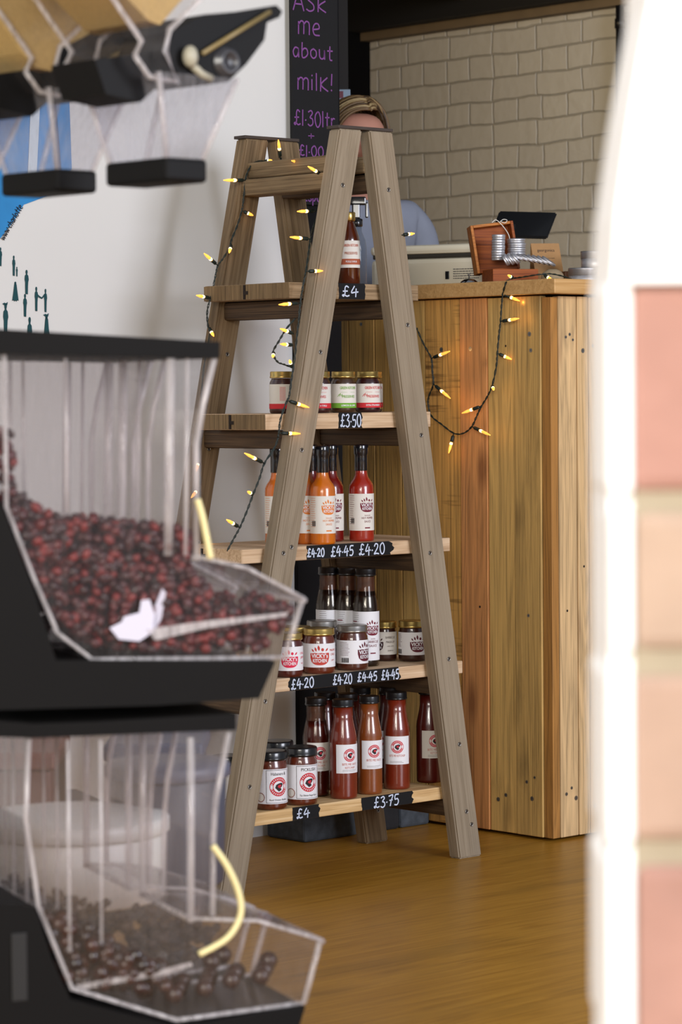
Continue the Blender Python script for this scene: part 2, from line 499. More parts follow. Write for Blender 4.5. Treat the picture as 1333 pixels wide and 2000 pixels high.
# painted brick wall behind the counter
def brick_paint():
    m, nt, b = new_mat('painted_brick')
    N = nt.nodes; L = nt.links
    tc = N.new('ShaderNodeTexCoord')
    nz = N.new('ShaderNodeTexNoise'); nz.inputs['Scale'].default_value = 5; nz.inputs['Detail'].default_value = 5
    L.new(tc.outputs['UV'], nz.inputs['Vector'])
    sub = N.new('ShaderNodeVectorMath'); sub.operation = 'MULTIPLY_ADD'
    sub.inputs[1].default_value = (0.03, 0.03, 0)
    L.new(nz.outputs['Color'], sub.inputs[0]); L.new(tc.outputs['UV'], sub.inputs[2])
    br = N.new('ShaderNodeTexBrick')
    br.inputs['Scale'].default_value = 1.0
    br.inputs['Brick Width'].default_value = 0.2; br.inputs['Row Height'].default_value = 0.0755
    br.inputs['Mortar Size'].default_value = 0.0045; br.inputs['Mortar Smooth'].default_value = 1.0
    br.offset = 0.5; br.offset_frequency = 2; br.squash = 0.55; br.squash_frequency = 2
    br.inputs['Color1'].default_value = lin((186, 184, 176)); br.inputs['Color2'].default_value = lin((180, 178, 171))
    br.inputs['Mortar'].default_value = lin((172, 170, 162))
    L.new(sub.outputs[0], br.inputs['Vector'])
    L.new(br.outputs['Color'], b.inputs['Base Color'])
    b.inputs['Roughness'].default_value = 0.5
    n2 = N.new('ShaderNodeTexNoise'); n2.inputs['Scale'].default_value = 28; n2.inputs['Detail'].default_value = 6
    L.new(tc.outputs['UV'], n2.inputs['Vector'])
    ma = N.new('ShaderNodeMath'); ma.operation = 'MULTIPLY_ADD'; ma.inputs[1].default_value = -1.3
    mb = N.new('ShaderNodeMath'); mb.operation = 'MULTIPLY'; mb.inputs[1].default_value = 0.8
    L.new(n2.outputs['Fac'], mb.inputs[0])
    L.new(br.outputs['Fac'], ma.inputs[0]); L.new(mb.outputs[0], ma.inputs[2])
    bp = N.new('ShaderNodeBump'); bp.inputs['Strength'].default_value = 1.0; bp.inputs['Distance'].default_value = 0.0035
    L.new(ma.outputs[0], bp.inputs['Height']); L.new(bp.outputs['Normal'], b.inputs['Normal'])
    return m
bkv = rc(on_pl(725, 300, RP(bu, 0), U))[1]             # where the brick wall meets the dark back wall
def uvwall(name, p, ax, L_, H_, m, th):
    f = MB(); f.box((L_/2, th/2, H_/2), (L_, th, H_), m)
    o = f.build(name, mw=p)
    uv = o.data.uv_layers.new(name='uv')
    for poly in o.data.polygons:
        for li in poly.loop_indices:
            c = o.data.vertices[o.data.loops[li].vertex_index].co
            uv.data[li].uv = (c.x, c.z)
    return tag(o, kind='structure')
bl = bkv-(bv-2.6)
uvwall('wall_right', frame(RP(bu, bkv), -V, U, Z), None, bl, CEIL, brick_paint(), 0.2)
f = MB(); f.box((bu-1.2, bkv+0.1, CEIL/2), (3.0, 0.2, CEIL), DARK)
tag(f.build('wall_back', mw=ROOM.to_4x4()), kind='structure')
# low dark ceiling and its beams over the counter area
ce_z = on_pl(1207, 16, RP(bu, 0), U).z
CEILM = mat('black_ceiling', (6, 6, 8), 0.8)
BEAM = mat('dark_beam', (104, 90, 70), 0.7, noise=0.25, nscale=12)
cev0 = wv+.25
f = MB(); f.box((bu-1.4+0.1, (cev0-1.6+bkv)/2+.8, ce_z+0.30), (3.0, bkv-cev0+0.0, 0.1), CEILM)
tag(f.build('ceiling', mw=ROOM.to_4x4()), kind='structure')
f = MB(); f.box((bu-0.02, (bkv+bv-2.6)/2, ce_z+0.016), (0.05, bl, 0.028), BEAM)
tag(f.build('trim_1', mw=ROOM.to_4x4()), kind='structure')
f = MB(); f.box((bu-0.05, (bkv+bv-2.6)/2, ce_z+0.14), (0.12, bl, 0.22), CEILM)
tag(f.build('trim_2', mw=ROOM.to_4x4()), kind='structure')
q = on_pl(965, 37, RP(bu, 0), U); qu, qv = rc(q)
f = MB(); f.box((bu-1.5, qv, ce_z+0.10), (2.9, 0.07, 0.045), BEAM)
tag(f.build('trim_3', mw=ROOM.to_4x4()), kind='structure')
# pipe down the brick wall
q = on_pl(1213, 300, RP(bu-.03, 0), U)
f = MB(); f.tube([(q.x, q.y, 0), (q.x, q.y, ce_z+.02)], 0.0135, mat('black_pipe', (22, 22, 26), 0.35), n=14)
for zz in (.4, 1.0, 1.62, 2.05):
    f.tube([(q.x, q.y, zz), (q.x, q.y, zz+.03)], 0.017, mat('black_pipe', (22, 22, 26), 0.35), n=14)
tag(f.build('drain_pipe'), 'black vertical pipe running down the painted brick wall', 'pipe')

# ------------------------------------------------------------------ brick pillar close to the camera
PB = 1.35
pxm = PB/FPX
def near(px, py): return at_d(px, py, PB)
REDS = [mat('brick_red_%d' % i, c, 0.9, noise=0.22, nscale=22, bump=.5, bscale=60) for i, c in enumerate([(151, 114, 104), (157, 136, 121), (156, 132, 118), (151, 116, 106), (157, 136, 126)])]
PAINT_GLARE = mat('white_paint_sun_glare', (240, 242, 245), 0.7, noise=.03)  # painted edge and brick head, blown-out sunlight put into the white
MORT = mat('mortar', (146, 136, 118), 0.95, noise=.2, nscale=40, bump=.6)
f = MB()
cuts = [(556, 962), (1000, 1272), (1318, 1646), (1690, 2040), (2084, 2420)]
xl = near(1232, 1000).x
def zof(py): return near(1240, py).z
f.box((xl+.0015+.16, PB+.0545, zof(556)/2), (.32, .1, zof(556)), MORT)
for i, (y0, y1) in enumerate(cuts):
    za, zb = zof(y1), zof(y0)
    f.box((xl+.105+.002*(i % 2), PB+.055, (za+zb)/2), (.21, .11, zb-za), REDS[i], bev=.006)
    f.box((xl+.218+.05, PB+.055, (za+zb)/2), (.1, .11, zb-za), REDS[(i+2) % 5], bev=.006)
    # white-painted outer edge of the brick, sun glare put into its colour
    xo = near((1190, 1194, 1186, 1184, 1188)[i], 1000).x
    f.box(((xl+xo)/2+.0005, PB+.047, (za+zb)/2), (xl-xo+.002, .1, zb-za+.004), PAINT_GLARE, bev=.0048)
f.box((near(1218, 1000).x, PB+.056, zof(560)/2), (.012, .1, zof(560)), PAINT_GLARE)
# sun-blown brick head leaning out above the bricks, its glare coloured white
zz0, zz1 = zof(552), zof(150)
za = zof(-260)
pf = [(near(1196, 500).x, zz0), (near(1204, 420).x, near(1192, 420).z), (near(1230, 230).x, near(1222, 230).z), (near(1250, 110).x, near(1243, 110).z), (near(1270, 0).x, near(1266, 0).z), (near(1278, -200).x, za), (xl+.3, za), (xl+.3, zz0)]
f.prism([(a, z) for a, z in pf], .12, PAINT_GLARE, tr=Matrix.Translation((0, PB-.006, 0)))
# bricks below and above, outside the frame
zb = zof(2440)
while zb > 0.08:
    f.box((xl+.105, PB+.055, zb-.033), (.21, .11, .066), REDS[int(zb*100) % 5], bev=.006); zb -= .076
pil = tag(f.build('wall_near'), kind='structure')

# ================================================================== COUNTER
def W(name, c, **k):
    d = [tuple(int(x*.80) for x in c), c, tuple(min(255, int(x*1.12)) for x in c)]
    return wood(name, d, **k)
CW = {
 'saw': W('pallet_saw_marked', (206, 156, 84), saw=.75, knots=.0, sx=1.0, rough=.6),
 'red': W('pallet_reddish', (204, 142, 86), knots=.6, knot_col=(96, 44, 20), rough=.6),
 'tan': W('pallet_tan', (202, 164, 98), knots=.35, rough=.6),
 'olive': W('pallet_knotty', (190, 154, 92), knots=.85, stain=.7, rough=.6),
 'dim': W('pallet_yellow', (190, 150, 84), knots=.25, rough=.6),
 'pale': W('pallet_pale', (204, 172, 126), knots=.35, knot_col=(120, 66, 34), rough=.65),
 'pale2': W('pallet_pale_knotty', (198, 164, 116), knots=.6, stain=.25, rough=.65),
 'trim': W('pallet_edge', (166, 118, 60), knots=.0, rough=.6),
 'top': wood('counter_top_pine', [(176, 136, 84), (196, 154, 98), (208, 168, 114)], knots=.3, rough=.5, grain_axis='X'),
}
SCREW = mat('screw_zinc', (150, 146, 140), 0.35, 0.9)
HOLE = mat('nail_hole', (34, 22, 14), 0.9)
cnt = thing('shop_counter', 'tall shop counter clad in reclaimed upright pallet boards beside the ladder shelf', 'counter', RP(cu_, cv_, 0))
TH = 0.03
def cu_at(px, y=900): return rc(on_pl(px, y, CORNER, U))[1]-cv_    # along V on the left face
def cr_at(px, y=900): return rc(on_pl(px, y, CORNER, V))[0]-cu_    # along U on the right face
core_l = cu_at(655)+.04
f = MB(); f.box((.45, core_l/2+.01, (CT-TH)/2), (.86, core_l-.04, CT-TH-.02), DARK)
f.build('carcass', cnt, mw=ROOM.to_4x4())
edges = [660, 684, 734, 785, 832, 900, 953.5, 1005.5, 1058]
kinds = ['dim', 'dim', 'dim', 'tan', 'saw', 'red', 'tan', 'olive']
def board(u0, u1, side, key, nails):
    w_ = abs(u1-u0)-.0022; h = CT-TH-.008-random.uniform(0, .003)
    f = MB(); th = .018
    f.box((0, 0, 0), (w_, th, h), CW[key], bev=.0016)
    for (a, z, s_) in nails:
        x = a*w_; zz = -h/2+z*h
        f.lathe([(0.0, 0), (.0022*s_, 0), (.0026*s_, .0004)], SCREW if s_ > 1 else HOLE, n=10,
                tr=Matrix.Translation((x, -th/2-.0001, zz)) @ Matrix.Rotation(PI/2, 4, 'X'), caps=True, smooth=False)
        if s_ > 1:
            f.box((x, -th/2-.0008, zz), (.0028, .0006, .0008), HOLE)
    mid = (u0+u1)/2; off = random.uniform(-.0012, .0012)
    if side == 'L': mw = frame(U*(off+th/2)+V*mid+Z*(h/2+.006), -V, U, Z)
    else: mw = frame(U*mid+V*(off+th/2)+Z*(h/2+.006), U, V, Z)
    f.build('cladding_board', cnt, mw=mw)
NL = [[(0, .97, 1.6), (0.1, .5, 1.2)], [(0, .96, 1.6)], [(0.1, .95, 1.6)], [(0, .95, 1.6)], [(-.02, .905, 1.9), (0, .05, 1.6)], [(-.1, .905, 1.9), (.2, .42, 1.0), (-.2, .055, 1.6)],
      [(-.2, .06, 1.8), (.1, .07, 1.6), (.2, .91, .9)], [(.1, .93, 1.9), (.15, .9, 1.6), (-.1, .1, 1.4), (.1, .07, 1.9), (.2, .11, 1.2), (0, .41, 1.4)]]
for i, k in enumerate(kinds):
    board(cu_at(edges[i]), cu_at(edges[i+1]), 'L', k, NL[i])
f = MB(); tw = cu_at(1058)-.0; f.box((0, 0, 0), (tw-.004, .02, CT-TH-.012), CW['trim'], bev=.001)
f.build('corner_trim', cnt, mw=frame(U*.013+V*(tw/2+.001)+Z*((CT-TH)/2), -V, U, Z))
redges = [1070, 1129, 1151, 1176, 1215, 1262, 1300]
NR = [[(-.1, .925, 1.2), (.12, .93, 1.3), (.3, .92, 1.1), (-.2, .08, 1.5), (0.1, .09, 1.3), (.35, .07, 1.9), (-.1, .42, 1.0)], [(0, .9, 1.9), (0, .5, 1.0)], [(-.2, .91, 1.6), (0.1, .94, 1.2), (.2, .35, 1.4), (-.2, .05, 1.9)], [(0, .9, 1.6)], [(0, .9, 1.6)], [(0, .9, 1.6)]]
for i in range(len(redges)-1):
    a0 = cr_at(redges[i]) if i else .0235
    board(a0, cr_at(redges[i+1]), 'R', ('pale', 'pale', 'pale2', 'pale', 'pale2', 'pale')[i], NR[i])
f = MB(); f.box((.43, core_l/2-.015, CT-TH/2), (.9, core_l+.03, TH), CW['top'], bev=.002)
f.build('countertop', cnt, mw=ROOM.to_4x4())
f = MB(); f.box((0, 0, 0), (.13, .22, .028), CW['dim'], bev=.002)

# ================================================================== LADDER
ST_M = wood('weathered_stile', [(124, 110, 90), (144, 130, 110), (155, 142, 122)], rough=.8, knots=.3, knot_col=(92, 76, 56), stain=.28, sx=1.6, ring=.6)
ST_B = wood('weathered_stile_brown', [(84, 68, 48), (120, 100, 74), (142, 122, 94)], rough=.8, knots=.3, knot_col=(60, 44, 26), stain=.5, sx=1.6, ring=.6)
ST_R = wood('weathered_rung', [(84, 68, 48), (126, 106, 78), (150, 130, 102)], rough=.8, knots=.3, knot_col=(60, 44, 26), stain=.4, sx=1.6, ring=.6, grain_axis='Y')
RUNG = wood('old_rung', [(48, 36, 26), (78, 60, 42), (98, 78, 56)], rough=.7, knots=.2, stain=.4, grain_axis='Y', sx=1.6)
CAPW = mat('ladder_cap', (62, 52, 46), .7, noise=.3, nscale=40)
LF = on_z(474, 1755); RFt = on_z(898, 1673)
lv = (rc(LF)[1]+rc(RFt)[1])/2          # the near frame's plane along V
N0 = RP(0, lv)
def np_(px, py, dv=0.0):               # point on a plane parallel to the near frame
    p = on_pl(px, py, N0+V*dv, V)
    return Vector((p.dot(U), p.z))
TK = .03                                # stile thickness along V
WD = .268                               # spacing of near and far frames
lad = thing('ladder_shelf', 'weathered wooden double step ladder standing open as a shelf frame', 'ladder', RP((rc(LF)[0]+rc(RFt)[0])/2, lv, 0))
LO = Vector((lad.location.dot(U), 0))
def stile(tl, tr_, bl_, br_, dv, m_, screws):
    """four front-face corners in (U, z) -> one straight stile"""
    top = (tl+tr_)/2; bot = (bl_+br_)/2
    bot.y = 0; d = top-bot; L_ = d.length; d.normalize()
    n = Vector((d.y, -d.x)); w_ = abs((tr_-tl).dot(n))*.5+abs((br_-bl_).dot(n))*.5
    f = MB(); hw = w_/2
    # ends cut level with floor and cap
    def at(s_, x): return (x, s_)
    k = d.x/d.y
    vs = []
    for y in (0, TK):
        vs += [(-hw, y, -L_/2-hw*k), (hw, y, -L_/2+hw*k), (hw, y, L_/2+hw*k), (-hw, y, L_/2-hw*k)]
    import bmesh
    bm = bmesh.new()
    bv_ = [bm.verts.new(p) for p in vs]
    for q in ((0, 1, 2, 3), (7, 6, 5, 4), (0, 4, 5, 1), (1, 5, 6, 2), (2, 6, 7, 3), (3, 7, 4, 0)): bm.faces.new([bv_[i] for i in q])
    bmesh.ops.bevel(bm, geom=list(bm.edges), offset=.003, segments=2, affect='EDGES')
    bm.verts.index_update()
    f.add([v.co.copy() for v in bm.verts], [[v.index for v in q.verts] for q in bm.faces], m_)
    bm.free()
    for s_, a in screws:
        tr = Matrix.Translation((a*w_, -.0003, L_/2-s_*L_)) @ Matrix.Rotation(PI/2, 4, 'X')
        f.lathe([(.0022, .0006), (.0022, .0), (.0042, 0), (.0044, .0007)], SCREW, n=12, tr=tr, caps=False)
        f.lathe([(0.0, 0.0), (.0024, 0)], HOLE, n=10, tr=tr, caps=False)
    c = (top+bot)/2
    ctr = U*(c.x-LO.x)+V*dv+Z*c.y
    return f.build('stile', lad, mw=frame(ctr, U*n.x+Z*n.y, V, U*d.x+Z*d.y)), (bot, top, w_)
A = dict(tl=np_(661, 251), tr=np_(712, 253), bl=np_(434, 1752), br=np_(475, 1755))
B = dict(tl=np_(723, 256), tr=np_(767, 256), bl=np_(898, 1673), br=np_(943, 1658))
s1 = [(.075, 0), (.295, .15), (.425, 0), (.56, -.1), (.75, .1), (.86, .0), (.55, .2)]
s2 = [(.078, 0), (.26, .1), (.41, .1), (.57, -.15), (.72, .1), (.84, .1), (.935, .05), (.955, .2)]
sa, ga = stile(A['tl'], A['tr'], A['bl'], A['br'], 0, ST_M, s1)
sb, gb = stile(B['tl'], B['tr'], B['bl'], B['br'], 0, ST_M, s2)
# paint marks on the near right stile
FAR = WD
stile(A['tl'], A['tr'], A['bl'], A['br'], FAR, ST_B, s1)
stile(B['tl'], B['tr'], B['bl'], B['br'], FAR, ST_B, s2)
def ucen(g, z):
    bot, top, w_ = g
    t_ = (z-bot.y)/(top.y-bot.y)
    return bot.x+(top.x-bot.x)*t_
ztop = ga[1].y
for dv in (0, FAR):
    f = MB(); x0 = ucen(ga, ztop)-.034-LO.x; x1 = ucen(gb, ztop)+.03-LO.x
    f.box(((x0+x1)/2, dv+TK/2, ztop+.003), (x1-x0, TK+.004, .006), CAPW, bev=.001)
    f.build('cap_strip', lad, mw=ROOM.to_4x4())
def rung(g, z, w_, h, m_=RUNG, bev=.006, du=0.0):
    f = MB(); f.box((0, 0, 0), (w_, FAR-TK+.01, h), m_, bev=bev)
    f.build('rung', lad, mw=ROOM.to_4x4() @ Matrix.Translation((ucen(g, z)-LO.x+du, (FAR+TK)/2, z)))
z_top1 = np_(600, 325, .1).y; z_top2 = np_(600, 358, .1).y
rung(ga, z_top1+.002, .045, .031, ST_R, .003, .010); rung(ga, z_top2, .05, .032, ST_R, .003, 0.004)
rung(gb, z_top1+.002, .045, .031, ST_R, .003, -.010); rung(gb, z_top2, .05, .032, RUNG, .003, -.004)

# ------------------------------------------------------------------ shelves
SH_OLD = wood('shelf_old', [(104, 84, 60), (144, 120, 90), (168, 144, 112)], rough=.8, knots=.3, stain=.4, grain_axis='X', sx=1.4)
SH_NEW = wood('shelf_sawn', [(178, 146, 112), (206, 176, 142), (222, 196, 164)], rough=.75, knots=.35, knot_col=(150, 104, 60), grain_axis='X')
SH_WARM = wood('shelf_warm', [(184, 148, 98), (212, 176, 124), (226, 196, 150)], rough=.7, knots=.4, knot_col=(150, 100, 50), grain_axis='X')
ENDG = wood('end_grain', [(80, 66, 48), (128, 106, 76), (150, 126, 92)], rough=.9, knots=0, stain=.5, sx=3)
CHALKB = mat('blackboard_paint', (21, 21, 23), 0.7, spec=.25, noise=.15, nscale=60)
CHALK = mat('white_chalk_ink', (205, 215, 235), 0.9)
SV = .034                               # shelf front edge behind the near frame's face
shelves = {}
def shelf(i, pl_, pr_, ptop, pbot, depth, label, mm, split=.5, over=None):
    a = np_(pl_[0], pl_[1], SV); b = np_(pr_[0], pr_[1], SV)
    zt = (a.y+b.y)/2; th = abs(np_(pl_[0], pbot, SV).y-a.y)
    L_ = b.x-a.x
    t = thing('shelf', label, 'shelf', RP(a.x, lv+SV, zt-th), 0, 'shelves across the ladder rungs')
    d1 = depth*split
    for k, (y0, y1) in enumerate(((0, d1), (d1+.0016, depth))):
        f = MB(); zt_ = th
        ym = (y0+y1)/2; yd = y1-y0
        f.box((L_/2, ym, th/2), (L_-.004, yd, th), mm, bev=.0015)
        # tongue and groove end, weathered grey-brown
        f.box((.0008, ym, th/2), (.0016, yd, th-.002), ENDG if mm is SH_OLD or i < 2 else mm)
        if k == 1:
            f.box((.0000, y0+.002, th*.5), (.003, .0045, th*.9), HOLE)
            f.box((.0000, y0-.004, th*.45), (.003, .009, th*.22), HOLE)
        f.build('plank', t, mw=ROOM.to_4x4())
    shelves[i] = (t, a.x, zt, th, L_, depth)
    # the rungs that carry it, round-edged, on both ladders
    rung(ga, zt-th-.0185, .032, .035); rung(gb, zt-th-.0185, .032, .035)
    return t
shelf(0, (563.8, 552), (819, 556.4), 552, 583.5, .245, 'short grey weathered shelf board, topmost on the ladder, with one bottle price', SH_OLD)
shelf(1, (517, 807), (843, 805.6), 807, 838.5, .19, 'second shelf board from the top, holding the gold-lidded preserve jars', SH_NEW)
shelf(2, (472, 1073), (881, 1051), 1073, 1101, .22, 'third shelf board down, holding the hot sauce bottles', SH_NEW)
shelf(3, (500, 1329), (905.6, 1292), 1329, 1355, .23, 'fourth shelf board down, crowded with jars and barbecue sauce bottles', SH_NEW)
shelf(4, (418, 1598), (868, 1538), 1598, 1624, .23, 'lowest shelf board near the floor, holding ketchup bottles and pickle jars', SH_WARM)
# fix the rest of the label of shelf one
shelves[0][0]['label'] = 'topmost and shortest shelf board, grey and weathered, holding the amber bottle'
def patch(i, px0, px1, texts, rag=.003):
    t, ax, zt, th, L_, dp = shelves[i]
    p0 = np_(px0, 1000, SV).x; p1 = np_(px1, 1000, SV).x
    p0 -= ax; p1 -= ax
    f = MB(); n = 26
    # brushed patch with ragged ends
    vs = [(p0+random.uniform(-rag, rag)*.5, -.0006, .0005+th*k/6) for k in range(7)] + [(p1+random.uniform(-rag, rag), -.0006, .0005+th*(6-k)/6) for k in range(7)]
    m_ = len(vs)
    vs2 = [(a, .0006, z) for a, y, z in vs]
    f.add(vs+vs2, [tuple(range(m_-1, -1, -1)), tuple(range(m_, 2*m_))]+[(k, (k+1) % m_, (k+1) % m_+m_, k+m_) for k in range(m_)], CHALKB)
    for s_, q0, q1, hh in texts:
        x0 = np_(q0, 1000, SV).x-ax; x1 = np_(q1, 1000, SV).x-ax
        v_, f_ = hand(s_, x0, th*(.5-hh/2), th*hh, x1-x0, .0026)
        f.add([(a, -.0014, z) for a, z in v_], f_, CHALK)
    f.build('price_patch', t, mw=ROOM.to_4x4())
patch(0, 666, 717, [('£4', 671, 703, .66)])
patch(1, 663, 709, [('£3.50', 666, 706, .8)])
patch(2, 598, 764, [('£4.20', 599, 632, .6), ('£4.45', 645, 689, .72), ('£4.20', 700, 750, .8)], .008)
patch(3, 561, 780, [('£4.20', 565, 609, .76), ('£4.20', 647, 684, .76), ('£4.45', 695, 733, .7), ('£4.45', 742, 776, .76)], .008)
patch(4, 567, 619, [('£4', 573, 599, .72)])
patch(4, 702, 802, [('£3.75', 725, 774, .85)])

# ================================================================== JARS AND BOTTLES
GOLD = mat('gold_lid', (206, 176, 104), .28, .9)
SILV = mat('silver_lid', (170, 166, 160), .3, .9)
BLID = mat('black_lid', (16, 17, 20), .3, coat=.5)
BCAP = mat('black_shrink_cap', (12, 14, 22), .22, coat=.7, bump=.3, bscale=120)
LABEL = mat('label_paper', (226, 222, 214), .7)
LABELW = mat('label_white', (232, 232, 236), .6)
INKD = mat('ink_dark', (40, 32, 36), .8)
INKG = mat('ink_grey', (120, 112, 112), .8)
def ink(c): return mat('ink_%d_%d_%d' % c, c, .75)
def sauce(c, name): return mat('sauce_'+name, c, .35, coat=1.0, noise=.25, nscale=60)
GLASSC = clear_mat('bottle_glass', (236, 232, 224), .0, .35, rough=.03)

def wrap(f, R, v2, faces, m_, zc, ang=0.0, off=.0005):
    """lay 2D lettering (x to the viewer's right, y up) on a cylinder that faces local -Y"""
    out = []
    for x, y in v2:
        a = -PI/2+ang+x/R
        out.append(((R+off)*math.cos(a), (R+off)*math.sin(a), zc+y))
    f.add(out, faces, m_)

def band(f, R, z0, z1, m_, half=PI, off=.0003, n=40, ang=0.0):
    """paper wrapped over an angle of 2*half around -Y"""
    vs = []; fs = []
    for i in range(n+1):
        a = -PI/2+ang-half+2*half*i/n
        for z in (z0, z1): vs.append(((R+off)*math.cos(a), (R+off)*math.sin(a), z))
    for i in range(n): fs.append((2*i, 2*i+2, 2*i+3, 2*i+1))
    f.add(vs, fs, m_, True)

def grid2d(fn, n=16, m=6):
    """filled shape between two curves: fn(s) -> (x, ylow, yhigh)"""
    vs = []; fs = []
    for i in range(n+1):
        x, lo, hi = fn(i/n)
        for j in range(m+1): vs.append((x, lo+(hi-lo)*j/m))
    for i in range(n):
        for j in range(m):
            a = i*(m+1)+j
            fs.append((a, a+m+1, a+m+2, a+1))
    return vs, fs

def T(f, R, s_, size, x, z, m_, bold=0, ang=0.0, maxw=None, off=.0008, sp=1.0, shear=0):
    v_, q_ = text2d(s_, size, bold, shear, sp=sp)
    if not v_: return
    w_ = max(a for a, b in v_)-min(a for a, b in v_)
    k = maxw/w_ if maxw else 1.0
    wrap(f, R, [(a*k+x, b) for a, b in v_], q_, m_, z, ang, off)

def kitchen_bowl(f, R, zc, w_, col, words, foot=None, side=None, ang=0.0):
    """bowl emblem with lettering, sprigs above, product words below"""
    m_ = ink(col)
    h = w_*.62
    def bowl(s_):
        x = (s_-.5)*w_
        t_ = abs(2*s_-1)
        lo = -h*.62*math.sqrt(max(0, 1-t_**2.6))
        return (x, lo+zc*0, h*.38-.0004*math.sin(s_*19))
    v_, q_ = grid2d(bowl)
    wrap(f, R, v_, q_, m_, zc, ang, .0005)
    T(f, R, "VICKY's", h*.46, 0, zc+h*.13, LABELW, .025, ang, w_*.86)
    T(f, R, 'KITCHEN', h*.40, 0, zc-h*.26, LABELW, .025, ang, w_*.72)
    for dx, dz, a, l in ((-.34, .55, 2.2, .2), (-.2, .62, 1.9, .24), (-.05, .7, 1.7, .3), (.34, .6, .9, .22)):
        pts = []
        c_, s_ = math.cos(a), math.sin(a)
        L2 = l*w_
        x0, z0 = dx*w_, dz*h
        def leaf(t_):
            return t_
        vs = []
        for t_ in range(9):
            u_ = t_/8; ww = math.sin(u_*PI)*.2*L2
            px_, pz_ = x0+c_*L2*(u_-.3), z0+s_*L2*(u_-.3)
            vs += [(px_-s_*ww, pz_+c_*ww), (px_+s_*ww, pz_-c_*ww)]
        wrap(f, R, vs, [(2*i, 2*i+1, 2*i+3, 2*i+2) for i in range(8)], m_, zc, ang, .0005)
    vs = [(.14*w_, .66*h)]+[(.14*w_+.075*w_*math.cos(a*PI/5), .66*h+.085*w_*math.sin(a*PI/5)) for a in range(10)]
    wrap(f, R, vs, [(0, 1+i, 1+(i+1) % 10) for i in range(10)], m_, zc, ang, .0005)
    if words:
        z = zc-h*.85
        for s_, size, ww in words:
            z -= size*.6
            T(f, R, s_, size, 0, z, m_, .0, ang, ww)
            z -= size*.55
    if foot: 
        v_, q_ = grid2d(lambda s_: ((s_-.5)*foot[0], -.0012, .0012), 6, 1)
        wrap(f, R, v_, q_, m_, foot[1], ang, .0005)
    if side:
        sx, lines = side
        for s_, size, ww, z in lines:
            T(f, R, s_, size, sx, z, m_, 0, ang, ww)

def fine_lines(f, R, x0, x1, z0, z1, n, m_, ang=0.0):
    for k in range(n):
        z = z0+(z1-z0)*k/(n-1)
        xe = x0+(x1-x0)*random.uniform(.75, 1)
        v_, q_ = grid2d(lambda s_: (x0+(xe-x0)*s_, -.0003, .0003), 8, 1)
        wrap(f, R, v_, q_, m_, z, ang, .0005)

def barcode(f, R, x, z, w_, h, ang=0.0):
    for k in range(9):
        v_, q_ = grid2d(lambda s_: (x+w_*k/9+s_*w_*.05*(1+k % 2), -h/2, h/2), 1, 1)
        wrap(f, R, v_, q_, INKD, z, ang, .0005)

def rz_to_cam(p): return math.atan2(p.y, p.x)-PI/2     # turns local -Y towards the camera

def place(px, dv, i):
    """spot on shelf i: column px, dv behind the shelf's front edge"""
    zt = shelves[i][2]
    p = on_pl(px, 1000, N0+V*(SV+dv), V)
    # follow the vertical through the pixel at the shelf's height
    for _ in range(4):
        r = (p-EYE)
        q = Vector((p.x, p.y, zt))
        d = q-EYE
        X = d.dot(R_)/d.dot(F_)*FPX+666.5; Y = d.dot(D_)/d.dot(F_)*FPX+1000
        p = on_pl(px, Y, N0+V*(SV+dv), V)
    return Vector((p.x, p.y, zt+.0002))

# ---- preserve jar with gold lid
def preserve_jar(px, dv, i, label, body, stripe, angle, words, R=.0242, H=.079, mirror=False):
    p = place(px, dv, i)
    t = thing('preserve_jar', label, 'jar', p, rz_to_cam(p)+angle, 'preserve jars on the second shelf')
    f = MB(); f.lathe([(R*.86, 0), (R*.97, .002), (R, .006), (R, H-.026), (R*.97, H-.02), (R*.86, H-.0155), (R*.84, H-.013)], sauce(*body))
    f.build('glass_jar', t)
    f = MB()
    Rl = R*.94
    f.lathe([(Rl*.98, H-.0125), (Rl*1.03, H-.0115), (Rl*1.03, H-.0095), (Rl, H-.009), (Rl, H-.0015), (Rl*.96, H), (Rl*.8, H-.0006), (0, H-.0006)], GOLD)
    f.build('lid', t)
    f = MB(); band(f, R, .009, .055, LABEL); band(f, R, .009, .0185, ink(stripe), off=.0005)
    m_ = ink(stripe)
    if words:
        T(f, R, 'GREEN KITCHEN', .0075, 0, .047, m_, .01, 0, .034)
        T(f, R, 'PRESERVES', .007, 0, .0305, m_, .01, 0, .026)
        T(f, R, words, .0044, 0, .0137, LABELW, .02, 0, .03)
        for k in (-1, 1):
            v_, q_ = grid2d(lambda s_: (k*.009+(s_-.5)*.012, -.0002, .0002), 4, 1); wrap(f, R, v_, q_, m_, .039, 0, .0006)
        for k in range(5):
            v_, q_ = ribbon([(-.022+.002*k, .031+.003*(k % 2)), (-.019+.0015*k, .0335+.002*(k % 3))], .0009); wrap(f, R, v_, q_, m_, 0, 0, .0006)
    else:
        for k in range(7): 
            v_, q_ = ribbon([(-.004+.0016*k, .024), (-.004+.0016*k, .05)], .0005); wrap(f, R, v_, q_, m_, 0, 0, .0006)
    f.build('label', t)
    return t
RED, GRN = (206, 44, 52), (112, 170, 52)
preserve_jar(552, .05, 1, 'preserve jar with plain side of its label turned out, left of the ladder leg', ((52, 14, 12), 'jam_dark'), RED, 0, None)
preserve_jar(622, .045, 1, 'red-striped preserve jar half hidden by the ladder leg, left of the green one', ((50, 12, 12), 'jam_red'), RED, 0.1, 'APRICOT & CHILLI')
preserve_jar(671.5, .045, 1, 'preserve jar with a green striped label, only green one on the shelf', ((58, 34, 14), 'marmalade'), GRN, .45, 'LEMON & LIME')
preserve_jar(720, .045, 1, 'preserve jar with a red striped label, right of the green one', ((44, 8, 14), 'jam_strawberry'), RED, .45, 'EXTRA STRAWBERRY')
